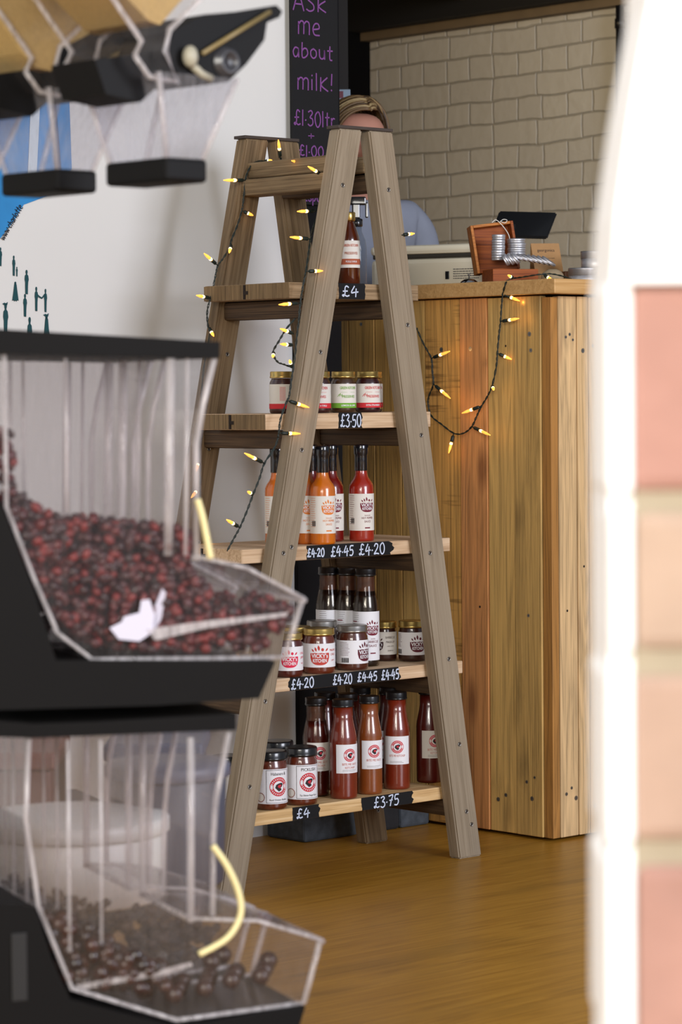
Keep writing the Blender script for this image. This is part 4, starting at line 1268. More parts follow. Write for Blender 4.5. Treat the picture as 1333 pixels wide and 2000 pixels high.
f.add([v.co.copy() for v in bm.verts], [[v.index for v in q.verts] for q in bm.faces], SLATE); bm.free()
f.build('tablet', t)
f = MB(); f.tr = Matrix.Translation((-.035, 0, 0)); f.lathe([(.05, 0), (.05, .006), (.012, .009), (.01, .012), (.01, (loc[2].z+loc[0].z)/2-.002)], SLATE, n=24); f.build('stand', t)
# stone and cans
d = 6.06; k = mm(d)
STN = mat('pebble', (150, 132, 104), .8, noise=.35, nscale=60, bump=.5)
ps = oc(1080, d)
f = MB(); f.ball((0, 0, .0165), .024, STN, 14, 9, (1.0, .7, .68), jit=.035)
t = tag(f.build('pebble', loc=ps), 'rounded tan pebble between the wooden box and the metal cans', 'pebble')
f = MB(); f.ball((0, 0, .006), .009, mat('green_glass', (60, 150, 110), .15, coat=1), 10, 6, (1.3, .8, .65))
tag(f.build('glass_pebble', loc=oc(1086, d-.045)), 'small green glass pebble on the counter edge before the tan pebble', 'pebble')
BRW = mat('brown_block', (92, 54, 28), .6, noise=.2)
f = MB(); f.box((0, 0, .0155), (.016, .05, .031), BRW, bev=.002)
tag(f.build('wooden_block', mw=Matrix.Translation(oc(1105, 6.16)) @ Matrix.Rotation(.2, 4, 'Z')), 'small dark brown wooden block between the pebble and the cans', 'block')
def can(px, d, z, r, h, label):
    p = at_d(px, 540, d); p.z = z
    t = thing('metal_can', label, 'can', p, 0, 'metal cans at the counter end')
    f = MB(); f.lathe([(r*.95, 0), (r*.97, .001), (r*.97, h*.6)], TIN, n=36); f.build('can_body', t)
    f = MB(); f.lathe([(r*.985, h*.55), (r, h*.57), (r, h*.9), (r*1.01, h*.93), (r*.99, h), (r*.9, h-.001), (0, h-.001)], TIND, n=36); f.build('can_lid', t)
can(1143, 6.12, CT+.0003, 32.5*mm(6.12), .0365, 'wide aluminium can standing on the counter right of the pebble')
can(1163, 6.12, CT+.0375, 28*mm(6.12), .035, 'smaller aluminium can stacked on top of the wide one')

# ================================================================== STRING LIGHTS
CABLE = mat('dark_green_cable', (16, 30, 24), .5)
BULB = mat('amber_bulb', (255, 190, 90), .2, emit=(255, 160, 60), es=1.5)
CORE = mat('bulb_filament', (255, 230, 180), .3, emit=(255, 226, 170), es=5.0)
def lights(name_label, paths, bulbs, power):
    """paths: 3D polylines; bulbs: (node point, tip point)"""
    o0 = paths[0][0]
    t = thing('string_lights', name_label, 'string lights', o0)
    f = MB()
    for pth in paths:
        s_ = smooth_line([tuple(p-o0) for p in pth], 8)
        n = len(s_); a_ = []; b_ = []
        for i, p in enumerate(s_):
            ph = i*.9
            o = Vector((math.cos(ph), .3*math.sin(ph), math.sin(ph)*.6))*.0013
            a_.append(Vector(p)+o); b_.append(Vector(p)-o)
        f.tube(a_, .0011, CABLE, n=6); f.tube(b_, .0011, CABLE, n=6)
    f.build('cable', t)
    for a, b in bulbs:
        d = (b-a); L_ = d.length; d.normalize()
        rot = d.to_track_quat('Z', 'Y').to_matrix().to_4x4()
        tr = Matrix.Translation(a-o0) @ rot
        s0 = max(L_-.030, L_*.3)*.0+L_*.42
        f = MB(); f.tube([(0, 0, 0), (0, 0, s0*.35)], .0012, CABLE, n=6); f.lathe([(.0022, s0*.3), (.0036, s0*.4), (.0036, s0), (.003, s0+.001)], CABLE, n=10)
        sk = f.build('bulb_socket', t, mw=tr)
        f = MB(); q = L_-s0
        f.lathe([(.0024, s0), (.003, s0+q*.1), (.003, s0+q*.6), (.002, s0+q*.8), (.001, s0+q), (0, s0+q*1.02)], BULB, n=8, smooth=False)
        f.lathe([(.001, s0+q*.08), (.0031, s0+q*.1), (.0032, s0+q*.26), (.001, s0+q*.34)], CORE, n=8)
        f.build('bulb', t, mw=tr)
        l = bpy.data.lights.new('bulb_glow', 'POINT'); l.energy = power; l.color = (1, .5, .13); l.shadow_soft_size = .004
        lo = bpy.data.objects.new('bulb_glow', l); C.objects.link(lo); lo.parent = t
        lo.location = (a-o0)+d*(L_+.007)
FD = WD-.004      # just proud of the far frame's faces
def q3(px, py, dv): return on_pl(px, py, N0+V*dv, V)
def fl(pts, dv): return [q3(a, b, dv) for a, b in pts]
pA = fl([(546, 306), (549, 313), (530, 316), (505, 315), (490, 325), (481, 345), (480, 354), (477, 380), (473, 410), (464, 440), (452, 470), (450, 482), (436, 505), (426, 519), (421, 540), (414, 575), (411, 583), (405, 610), (407, 638), (411, 648)], FD-.005)
pA2 = fl([(411, 648), (398, 720), (392, 810), (389, 870), (391, 930), (391, 990), (398, 1040), (402, 1060)], FD-.005)
bA = [((548, 310), (544, 273)), ((515, 316), (532, 313)), ((481, 352), (437, 352)), ((474, 412), (495, 421)), ((452, 477), (448, 494)), ((425, 518), (399, 495)), ((411, 582), (384, 577)), ((408, 640), (418, 657)),
      ((389, 895), (384, 920)), ((391, 950), (374, 972)), ((398, 1040), (409, 1052))]
lights('string of small amber lights trailing down the far left ladder leg', [pA+pA2[1:]], [(q3(a[0], a[1], FD-.006), q3(b[0], b[1], FD-.02)) for a, b in bA], .004)
# near left leg string
def dvn(y): return -.006 if y > 480 else .1
pB = [q3(575, 316, .15), q3(600, 318, .14), q3(630, 343, .06), q3(637, 360, .05), q3(630, 400, .07), q3(612, 445, .05), q3(607, 467, .03), q3(603, 495, .01), q3(598, 530, .0), q3(592, 560, .0), q3(587, 593, .0), q3(584, 625, .0), q3(580, 660, .0), q3(576, 700, .0), q3(570, 740, .0), q3(565, 775, .0), q3(561, 783, 0), q3(548, 820, 0), q3(545, 846, 0), q3(538, 872, .0), q3(517, 905, .0), q3(507, 935, 0), q3(494, 968, 0), q3(482, 1000, 0), q3(469, 1030, 0), q3(457, 1052, .005), q3(444, 1076, .01)]
pB2 = [q3(577, 622, .01), q3(560, 642, .01), q3(546, 665, .01), q3(534, 688, .01), q3(542, 706, .01), q3(556, 712, .01), q3(572, 718, .005)]
bB = [((598, 320), (570, 314), .14, .13), ((632, 343), (602, 325), .05, .04), ((618, 412), (581, 413), .06, .06), ((607, 467), (567, 463), .03, .02), ((600, 530), (631, 529), -.006, -.012), ((586, 592), (545, 595), 0, -.01), ((574, 652), (548, 642), 0, -.01),
      ((573, 674), (548, 672), 0, -.01), ((535, 688), (533, 698), .005, -.005), ((570, 716), (566, 703), 0, -.008), ((561, 782), (604, 796), -.005, -.012), ((545, 846), (587, 847), -.004, -.012), ((517, 905), (478, 885), 0, -.01),
      ((495, 966), (484, 960), 0, -.014), ((468, 1030), (443, 1015), 0, -.01)]
lights('string of small amber lights wound down the near left ladder leg', [pB, pB2], [(q3(a[0], a[1], c_), q3(b[0], b[1], e_)) for a, b, c_, e_ in bB], .004)
# counter string
def cL(px, py, o=.02): return on_pl(px, py, CORNER-U*o, U)
pC = [cL(814, 640, .03), cL(828, 672, .025), cL(843, 700, .02), cL(845, 725, .02), cL(847, 750, .02), cL(838, 775, .02), cL(837, 790, .02), cL(843, 812, .02), cL(862, 828, .02), cL(887, 846, .02), cL(906, 846, .02), cL(922, 833, .02), cL(932, 812, .02), cL(940, 795, .02), cL(952, 775, .02), cL(962, 753, .02), cL(970, 715, .02), cL(972, 690, .02), cL(975, 655, .02), cL(978, 630, .02), cL(980, 600, .02), cL(983, 573, .02), cL(990, 550, .018)]
e1 = pC[-1]
def ct(px, d, z=.004): p = oc(px, d); return Vector((p.x, p.y, CT+z))
dd0 = e1.y
pC += [ct(1001, 5.975, .010), ct(1020, 5.955, .012), ct(1050, 5.935, .016), ct(1075, 5.94, .018), ct(1100, 5.97, .014), ct(1125, 6.0, .006), ct(1150, 6.03, .004), ct(1172, 6.05, .004), ct(1200, 6.08, .004)]
bC = [(cL(843, 700), cL(879, 686, .03)), (cL(847, 750), cL(880, 778, .03)), (cL(887, 846), cL(877, 885, .03)), (cL(922, 833), cL(958, 850, .035)), (cL(942, 793), cL(903, 807, .03)), (cL(962, 753), cL(965, 762, .04)),
      (cL(972, 690), cL(1000, 702, -.0)), (cL(978, 628), cL(1014, 622, .022)), (cL(982, 574), cL(1016, 588, .004)), (ct(1003, 5.965, .011), ct(993, 5.94, .016)), (ct(1062, 5.935, .016), ct(1080, 5.92, .004)), (ct(1172, 6.05, .004), ct(1173, 6.04, .034))]
bC += [(q3(786, 459, -.002), q3(810, 456, .0))]
lights('string of small amber lights draped over the counter front and along its top', [pC], bC, .008)

# ================================================================== PERSON behind the counter
SKIN = mat('skin', (196, 140, 120), .5, noise=.06, nscale=40)
HAIR = wood('hair', [(70, 50, 30), (138, 108, 72), (196, 172, 132)], rough=.45, knots=0, grain_axis='Y', sx=1.5, ring=2)
SHIRT = mat('grey_blue_tshirt', (140, 146, 162), .9, noise=.08, nscale=30)
TROUS = mat('dark_trousers', (36, 38, 46), .9)
dP = 7.0
ph = at_d(672, 190, dP)
Hh = ph.z
per = thing('person', 'person with short fair hair and a grey-blue t-shirt standing behind the counter, head bowed', 'person', (ph.x, dP, 0), .34)
s_ = Hh/1.645
def skin(name, vs, es, rad, m_, parent, sub=2):
    me = bpy.data.meshes.new(name); me.from_pydata([tuple(Vector(v)*s_) for v in vs], es, [])
    me.materials.append(m_)
    o = bpy.data.objects.new(name, me); C.objects.link(o)
    if parent: o.parent = parent
    sm = o.modifiers.new('skin', 'SKIN'); sm.use_smooth_shade = True
    if not me.skin_vertices: me.attributes
    lay = me.skin_vertices[0].data if me.skin_vertices else None
    for i, r in enumerate(rad):
        if lay:
            rr = r if isinstance(r, tuple) else (r, r)
            lay[i].radius = (rr[0]*s_, rr[1]*s_); lay[i].use_root = (i == 0)
    ss = o.modifiers.new('sub', 'SUBSURF'); ss.levels = sub; ss.render_levels = sub
    return o
HD = (-.0, -.055, 0)
vs = [(0, 0, .88), (0, 0, 1.02), (0, -.005, 1.2), (0, -.01, 1.33), (0, -.025, 1.40), (0, -.05, 1.44), (0, -.068, 1.50), (0, -.066, 1.555), (0, -.062, 1.60)]
es = [(i, i+1) for i in range(8)]
rad = [(.15, .1), (.13, .09), (.15, .1), (.14, .085), (.06, .055), (.048, .05), (.080, .098), (.086, .104), (.062, .078)]
hands = []
for sx in (-1, 1):
    b = len(vs)
    vs += [(sx*.15, -.01, 1.34), (sx*.185, -.005, 1.31), (sx*.21, .02, 1.07), (sx*.17, -.16, .98), (sx*.14, -.22, 1.0)]
    es += [(3, b), (b, b+1), (b+1, b+2), (b+2, b+3), (b+3, b+4)]
    rad += [.055, .052, .042, .03, (.036, .018)]
    for q in range(4):
        c0 = len(vs); xx = sx*(.14+(-.026+.017*q)); 
        L_ = (.072, .08, .075, .058)[q]
        vs += [(xx, -.25, 1.005), (xx-sx*.002, -.25-L_*.5, 1.0), (xx-sx*.004, -.25-L_*.9, .978)]
        es += [(b+4, c0), (c0, c0+1), (c0+1, c0+2)]; rad += [.010, .009, .0075]
    c0 = len(vs)
    vs += [(sx*.10, -.225, .995), (sx*.085, -.26, .985)]; es += [(b+4, c0), (c0, c0+1)]; rad += [.0115, .009]
for sx in (-1, 1):
    b = len(vs)
    vs += [(sx*.09, 0, .84), (sx*.1, -.005, .48), (sx*.1, .02, .09), (sx*.105, -.12, .035)]
    es += [(0, b), (b, b+1), (b+1, b+2), (b+2, b+3)]; rad += [.085, .058, .04, (.04, .028)]
body = skin('body', vs, es, rad, SKIN, per)
# nose, ears, eyes, mouth as small relief on the head
hc = Vector((0, -.084, 1.515))
tl2 = Matrix.Scale(s_, 4)
f = MB(); f.tr = tl2
f.tube([hc+Vector((0, -.088, .018)), hc+Vector((0, -.1, -.004)), hc+Vector((0, -.108, -.02)), hc+Vector((0, -.092, -.03))], [.006, .009, .013, .006], SKIN, n=10)
f.build('nose', per)
for sx in (-1, 1):
    f = MB(); f.tr = tl2; f.ball(hc+Vector((sx*.073, .0, -.005)), .028, SKIN, 10, 8, (.3, .6, 1.1)); f.build('ear', per)
    f = MB(); f.tr = tl2
    f.ball(hc+Vector((sx*.03, -.074, .008)), .012, mat('eye_white', (225, 220, 215), .3), 10, 8)
    f.ball(hc+Vector((sx*.03, -.0825, .007)), .0055, mat('iris', (60, 70, 70), .2), 8, 6)
    f.ball(hc+Vector((sx*.03, -.076, .0115)), .0135, SKIN, 10, 8, (1.1, .9, .6))
    f.build('eye', per)
f = MB(); f.tr = tl2; f.ball(hc+Vector((0, -.083, -.052)), .022, mat('lips', (170, 96, 92), .5), 12, 6, (1.1, .4, .28)); f.build('mouth', per)
# hair: a parted cap with combed locks over it
f = MB(); f.tr = tl2
hc2 = Vector((0, -.062, 1.545))
HT = [mat('hair_%d' % i, c, .45) for i, c in enumerate([(66, 48, 30), (112, 86, 54), (150, 124, 84), (184, 160, 116)])]
def hp(y0, th, t_, k=1.0):
    yy = y0+.018*t_
    q = math.sqrt(max(.02, 1-(yy/.112)**2))
    return hc2+Vector((.014*(1-t_)+.084*k*q*math.sin(th), yy, .094*k*q*math.cos(th)))
def tmax(y0, side):
    m_ = 1.95
    if y0 < -.03: m_ = 1.95-(min(1, (-.02-y0)/.03))*(1.35 if side > 0 else .45)
    return m_
ny, nt_ = 26, 24
vs = []; fs = []
for j in range(ny+1):
    y0 = -.088+.19*j/ny
    for i in range(nt_+1):
        u_ = -1+2*i/nt_; side = 1 if u_ > 0 else -1
        vs.append(hp(y0, u_*tmax(y0, side), abs(u_), .97))
for j in range(ny):
    for i in range(nt_):
        a = j*(nt_+1)+i; fs.append((a, a+1, a+nt_+2, a+nt_+1))
f.add(vs, fs, HT[0], True)
for q in range(330):
    side = random.choice((-1, 1)); y0 = random.uniform(-.094, .098)
    tm = tmax(y0, side)*random.uniform(.88, 1.04); dy = random.uniform(-.006, .006)
    kk_ = random.uniform(.97, 1.04)
    pts = [hp(y0+dy*t_/8, side*tm*t_/8, t_/8, kk_) for t_ in range(9)]
    f.tube(pts, [.0022]+[.0036]*6+[.0026, .0008], random.choice(HT[1:]+[HT[1]]+[HT[0]]), n=5)
f.build('hair', per)
# shirt and trousers
vs = [(0, 0, .86), (0, 0, 1.02), (0, -.005, 1.2), (0, -.01, 1.33), (0, -.02, 1.385)]
es = [(0, 1), (1, 2), (2, 3), (3, 4)]
rad = [(.16, .115), (.142, .105), (.162, .115), (.152, .1), (.075, .066)]
for sx in (-1, 1):
    b = len(vs); vs += [(sx*.15, -.01, 1.34), (sx*.187, -.005, 1.31), (sx*.2, .008, 1.18)]; es += [(3, b), (b, b+1), (b+1, b+2)]; rad += [.065, .063, .058]
skin('tshirt', vs, es, rad, SHIRT, per)
vs = [(0, 0, .9)]; es = []; rad = [(.155, .112)]
for sx in (-1, 1):
    b = len(vs); vs += [(sx*.09, 0, .82), (sx*.1, -.005, .48), (sx*.1, .02, .1)]; es += [(0, b), (b, b+1), (b+1, b+2)]; rad += [.096, .072, .06]
skin('trousers', vs, es, rad, TROUS, per)
# small notice pinned on the dark wall above the head
f = MB(); wcd = at_d(671, 185, 7.3)
f.box((0, 0, 0), (.036, .004, .026), mat('notice_paper', (150, 170, 188), .8)); f.box((-.006, -.0025, .0), (.012, .001, .018), mat('notice_red', (120, 70, 80), .8))
# shelving post it is fixed to
g = MB(); g.box((0, 0, 0), (.05, .05, 2.2), mat('shelf_post', (26, 22, 20), .7))
pp = tag(g.build('dark_post', loc=(wcd.x-.012, wcd.y+.028, 1.1)), 'dark upright post behind the person, left of the brick wall', 'post')
tag(f.build('notice_card', loc=wcd), 'small pale blue card fixed behind the person\'s head', 'card')

# ================================================================== DISPENSERS
CLR = clear_mat('bin_plastic', (250, 249, 249), .020, .36, (232, 228, 228))
RIB = clear_mat('bin_plastic_edge', (250, 248, 249), .40, .4, (242, 238, 240))
CLR2 = clear_mat('chute_plastic', (240, 240, 244), .16, .4, (226, 224, 230))
BLKP = mat('black_bin_plastic', (12, 11, 11), .6, spec=.12, noise=.1, nscale=15)
YEL = mat('yellowed_tube', (214, 202, 150), .5)
YAW = math.radians(22)
bU = Vector((math.cos(YAW), math.sin(YAW), 0)); bV = Vector((-math.sin(YAW), math.cos(YAW), 0))
BIN = Matrix((bU, bV, Z)).transposed().to_4x4()
BD = 2.75
BP = at_d(200, 1300, BD)
BWID = .15
def bp_(px, py):
    p = on_pl(px, py, BP, bV); return ((p-BP).dot(bU), p.z-BP.z)
def hopper_bin(pf, lidpts, basepts, flap, loc_off, label, ribs, tube_pts, basename):
    o = BP+bV*loc_off
    t = thing('bulk_bin', label, 'food dispenser', o, YAW, None)
    # clear body: two side panels, back, front and floor
    P = [bp_(*q) for q in pf]
    f = MB()
    th = .0022
    f.prism(P, th, CLR); f.prism(P, th, CLR, tr=Matrix.Translation((0, BWID-th, 0)))
    n = len(P)
    for i in range(n):
        a, b = P[i], P[(i+1) % n]
        dx, dz = b[0]-a[0], b[1]-a[1]; l = math.hypot(dx, dz)
        if i == 0: continue
        nx, nz = -dz/l*th, dx/l*th
        f.add([(a[0], th, a[1]), (b[0], th, b[1]), (b[0], BWID-th, b[1]), (a[0], BWID-th, a[1]), (a[0]+nx, th, a[1]+nz), (b[0]+nx, th, b[1]+nz), (b[0]+nx, BWID-th, b[1]+nz), (a[0]+nx, BWID-th, a[1]+nz)],
              [(0, 1, 2, 3), (7, 6, 5, 4), (0, 4, 5, 1), (1, 5, 6, 2), (2, 6, 7, 3), (3, 7, 4, 0)], CLR)
    f.build('clear_hopper', t)
    f = MB()
    for pts, r in ribs:
        q = [bp_(*a) for a in pts]
        f.tube([(a, -.001, z) for a, z in q], r, RIB, n=8)
        f.tube([(a, BWID+.001, z) for a, z in q], r, RIB, n=8)
    f.build('moulded_edges', t)
    f = MB(); L_ = [bp_(*q) for q in lidpts]; f.prism(L_, BWID+.016, BLKP, tr=Matrix.Translation((0, -.008, 0))); f.build('lid', t)
    f = MB(); L_ = [bp_(*q) for q in basepts]; f.prism(L_, BWID+.02, BLKP, tr=Matrix.Translation((0, -.01, 0))); f.build('base', t)
    # scoop flap
    f = MB(); q = [bp_(*a) for a in flap]
    for i in range(len(q)-1):
        a, b = q[i], q[i+1]
        f.add([(a[0], -.004, a[1]), (b[0], -.004, b[1]), (b[0], BWID+.004, b[1]), (a[0], BWID+.004, a[1]), (a[0], -.004, a[1]+.003), (b[0], -.004, b[1]+.003), (b[0], BWID+.004, b[1]+.003), (a[0], BWID+.004, a[1]+.003)],
              [(3, 2, 1, 0), (4, 5, 6, 7), (0, 1, 5, 4), (1, 2, 6, 5), (2, 3, 7, 6), (3, 0, 4, 7)], CLR)
    for y in (-.004, BWID+.004): f.tube([(a, y, z+.0015) for a, z in q], .0022, RIB, n=6)
    e = q[-1]; f.tube([(e[0], -.004, e[1]), (e[0], BWID+.004, e[1])], .003, RIB, n=8)
    e = q[0]; f.tube([(e[0], -.004, e[1]), (e[0], BWID+.004, e[1])], .003, RIB, n=8)
    f.build('scoop_flap', t)
    if tube_pts:
        f = MB(); q = [bp_(*a) for a in tube_pts]; f.tube(smooth_line([(a, BWID*.5*0-.006, z) for a, z in q], 6), .0034, YEL, n=8); f.build('flap_tube', t)
    return t
bodyA = [(6, 668), (420, 694), (414, 735), (396, 800), (386, 870), (384, 1088), (470, 1110), (590, 1172), (556, 1284), (180, 1288), (112, 1236), (62, 1120), (12, 990)]
lidA = [(-60, 640), (425, 668), (424, 700), (-60, 690)]
baseA = [(-260, 820), (-12, 960), (60, 1150), (104, 1288), (532, 1290), (500, 1362), (300, 1376), (-260, 1392)]
ribsA = [([(333, 700), (328, 1085)], .0045), ([(366, 700), (362, 1085)], .002), ([(128, 700), (130, 1000)], .0016), ([(8, 690), (12, 990), (62, 1120), (112, 1236), (180, 1288), (556, 1284)], .0022), ([(384, 1088), (384, 870), (396, 790), (418, 700)], .003), ([(590, 1172), (556, 1284)], .003)]
binA = hopper_bin(bodyA, lidA, baseA, [(384, 1090), (480, 1112), (592, 1172)], 0, 'clear scoop bin of dried red cranberries on a black base, upper of two', ribsA, [(382, 975), (392, 1010), (400, 1050), (408, 1090)], 'A')
bodyB = [(62, 1425), (446, 1420), (436, 1490), (422, 1560), (416, 1640), (415, 1788), (520, 1800), (625, 1836), (594, 1958), (345, 1992), (140, 1930), (75, 1770), (50, 1600)]
lidB = [(-60, 1402), (60, 1412), (180, 1408), (456, 1392), (456, 1424), (60, 1440), (-60, 1436)]
baseB = [(-260, 1640), (-20, 1760), (62, 1768), (96, 1868), (132, 1948), (340, 2004), (590, 1962), (560, 2060), (-260, 2130)]
ribsB = [([(132, 1445), (136, 1860)], .0018), ([(196, 1445), (198, 1840)], .0016), ([(56, 1440), (50, 1600), (75, 1770), (140, 1930), (345, 1992), (594, 1958)], .0024), ([(415, 1788), (416, 1640), (422, 1560), (446, 1430)], .003), ([(372, 1440), (372, 1800)], .0038), ([(625, 1836), (594, 1958)], .003)]
binB = hopper_bin(bodyB, lidB, baseB, [(372, 1796), (500, 1800), (628, 1838)], 0, 'clear scoop bin of chocolate balls, lower of the two at left', ribsB, [(412, 1650), (440, 1690), (462, 1740), (466, 1785), (440, 1830), (385, 1862)], 'B')
binA2 = hopper_bin(bodyA, lidA, baseA, [(384, 1090), (480, 1112), (592, 1172)], .20, 'clear scoop bin standing behind the cranberry bin, mostly hidden', ribsA, None, 'C')
binB2 = hopper_bin(bodyB, lidB, baseB, [(372, 1796), (500, 1800), (628, 1838)], .20, 'clear scoop bin standing behind the chocolate ball bin, mostly hidden', ribsB, None, 'D')
# the slot and switch plate on the lower base
f = MB(); q0 = bp_(16, 1820); q1 = bp_(48, 1950)
f.box(((q0[0]+q1[0])/2, -.0105, (q0[1]+q1[1])/2), (q1[0]-q0[0], .002, q0[1]-q1[1]), mat('slot_black', (8, 8, 9), .6), bev=.0008); f.build('slot', binB)

def inside(poly, x, z):
    c_ = False; n = len(poly)
    for i in range(n):
        a, b = poly[i], poly[(i+1) % n]
        if (a[1] > z) != (b[1] > z) and x < (b[0]-a[0])*(z-a[1])/(b[1]-a[1])+a[0]: c_ = not c_
    return c_
def fill(name, poly, r, count, mats, label, cat, off=0.0, jit=.22, flat_=.75, wall=.006, y1=None):
    P = [bp_(*q) for q in poly]
    xs = [a for a, b in P]; zs = [b for a, b in P]
    f = MB(); n = 0; tries = 0
    y1 = y1 or BWID-wall
    while n < count and tries < count*60:
        tries += 1
        x = random.uniform(min(xs), max(xs)); z = random.uniform(min(zs), max(zs))
        # favour the near side that shows and the top surface
        y = wall+(y1-wall)*(random.random()**2.2)
        if not inside(P, x, z): continue
        rot = Matrix.Rotation(random.uniform(0, 6), 3, 'X') @ Matrix.Rotation(random.uniform(0, 6), 3, 'Z')
        f.ball((x, y, z), r*random.uniform(.75, 1.15), random.choice(mats), 7, 5, (1, flat_, .85), jit=jit, rot=rot)
        n += 1
    o = f.build(name, mw=Matrix.Translation(BP+bV*off) @ BIN)
    return tag(o, label, cat, kind='stuff')
CRAN = [mat('cranberry_%d' % i, c, .5, coat=.15) for i, c in enumerate([(78, 14, 16), (52, 14, 18), (104, 22, 20), (66, 24, 26), (40, 14, 18)])]
polyC = [(24, 1000), (60, 985), (95, 1000), (130, 1010), (180, 1012), (230, 1020), (290, 1028), (350, 1030), (380, 1040), (380, 1110), (420, 1170), (470, 1200), (505, 1180), (560, 1165), (575, 1190), (545, 1268), (300, 1272), (195, 1262), (120, 1210), (66, 1110)]
fill('dried_cranberries', polyC, .0062, 2000, CRAN, 'heap of dried red cranberries filling the upper clear bin', 'dried fruit')
fill('dried_cranberries', [(14, 830), (24, 840), (34, 900), (28, 930), (60, 985), (66, 1010), (24, 1010)], .0062, 60, CRAN, 'dried cranberries clinging to the left wall of the upper clear bin', 'dried fruit')
CHO = [mat('chocolate_%d' % i, c, .4, coat=.2) for i, c in enumerate([(34, 15, 11), (44, 20, 14), (28, 13, 11), (54, 26, 18)])]
fill('chocolate_pile', [(100, 1800), (170, 1812), (240, 1850), (330, 1900), (340, 1935), (200, 1935), (140, 1920), (108, 1850)], .008, 240, CHO, 'dark pile of chocolate pieces at the back of the lower clear bin', 'sweets', jit=.1, flat_=.9)
fill('raisin_pile', polyC, .0068, 500, [mat('raisin', (92, 50, 40), .5), mat('raisin_red', (130, 60, 52), .5)], 'dried fruit filling the hidden bin behind the cranberry bin', 'dried fruit', off=.2)
fill('nut_pile', [(84, 1800), (200, 1815), (400, 1860), (560, 1880), (580, 1940), (345, 1975), (140, 1915)], .0075, 260, [mat('walnut_dark', (40, 32, 32), .6), mat('walnut_mid', (64, 52, 46), .6)], 'dark nuts filling the hidden bin behind the chocolate ball bin', 'nuts', off=.2)
# chocolate balls lying in the scoop, each its own
rb = .0094
ballme = None
spots = [(165, 1905), (186, 1912), (205, 1922), (224, 1918), (248, 1924), (270, 1932), (290, 1938), (312, 1944), (332, 1940), (350, 1948), (372, 1945), (392, 1938), (410, 1936), (428, 1930), (446, 1926), (462, 1920), (482, 1914), (500, 1918), (520, 1912), (540, 1908), (558, 1906),
         (196, 1897), (232, 1900), (262, 1908), (284, 1912), (306, 1920), (330, 1918), (352, 1926), (456, 1902), (492, 1896), (556, 1892), (292, 1892), (318, 1898), (340, 1904)]
for q, (x, y) in enumerate(spots):
    a, z = bp_(x, y)
    yy = .016+.02*(q % 3)+(.03 if q > 20 else 0)
    p = BP+bU*a+bV*yy+Z*z
    if ballme is None:
        f = MB(); f.ball((0, 0, 0), rb, CHO[1], 16, 10); o = f.build('chocolate_ball', loc=p)
        ballme = o
    else:
        o = ballme.copy(); C.objects.link(o); o.location = p
    tag(o, 'glossy dark chocolate ball lying in the scoop of the lower bin', 'sweet', 'chocolate balls in the scoop')
# white paper slip by the scoop of the upper bin
f = MB(); PAP = mat('white_slip', (184, 182, 198), .7)
q = [bp_(*a) for a in [(212, 1226), (236, 1214), (240, 1204), (270, 1196), (274, 1172), (290, 1170), (300, 1200), (296, 1234), (270, 1252), (230, 1248)]]
f.prism([(a, z) for a, z in q], .0012, PAP)
q = [bp_(*a) for a in [(298, 1200), (318, 1150), (326, 1158), (316, 1210), (300, 1236)]]
f.prism([(a, z) for a, z in q], .0012, PAP, tr=Matrix.Translation((0, .006, 0)))
tag(f.build('paper_slip', mw=Matrix.Translation(BP-bV*.004) @ BIN), 'torn white paper slip stuck on the cranberry bin wall', 'paper')
# grey scoop bar inside the upper bin
f = MB(); q = [bp_(*a) for a in [(285, 1228), (400, 1212), (560, 1195), (555, 1203), (400, 1226), (300, 1250)]]
f.prism(q, .003, RIB, tr=Matrix.Translation((0, -.006, 0))); f.build('scoop_rail', binA)
f = MB(); q = [bp_(*a) for a in [(150, 1925), (330, 1892), (375, 1880), (378, 1888), (330, 1904), (160, 1934)]]
f.prism(q, .003, RIB, tr=Matrix.Translation((0, .002, 0))); f.build('scoop_rail', binB)
# white round tub standing behind the lower bin
WT = mat('white_tub_plastic', (214, 214, 210), .4)
pw_ = at_d(146, 1755, BD+.52)
t = thing('round_tub', 'round white plastic tub seen through the lower clear bin', 'tub', pw_)
kk = (BD+.52)/FPX
f = MB(); f.lathe([(.1*.98, 0), (.104, .004), (.106, .075), (.104, .078)], WT, n=40); f.build('tub_body', t)
f = MB(); f.lathe([(.109, .078), (.111, .08), (.111, .094), (.107, .098), (.06, .104), (0, .106)], WT, n=40); f.build('tub_lid', t)

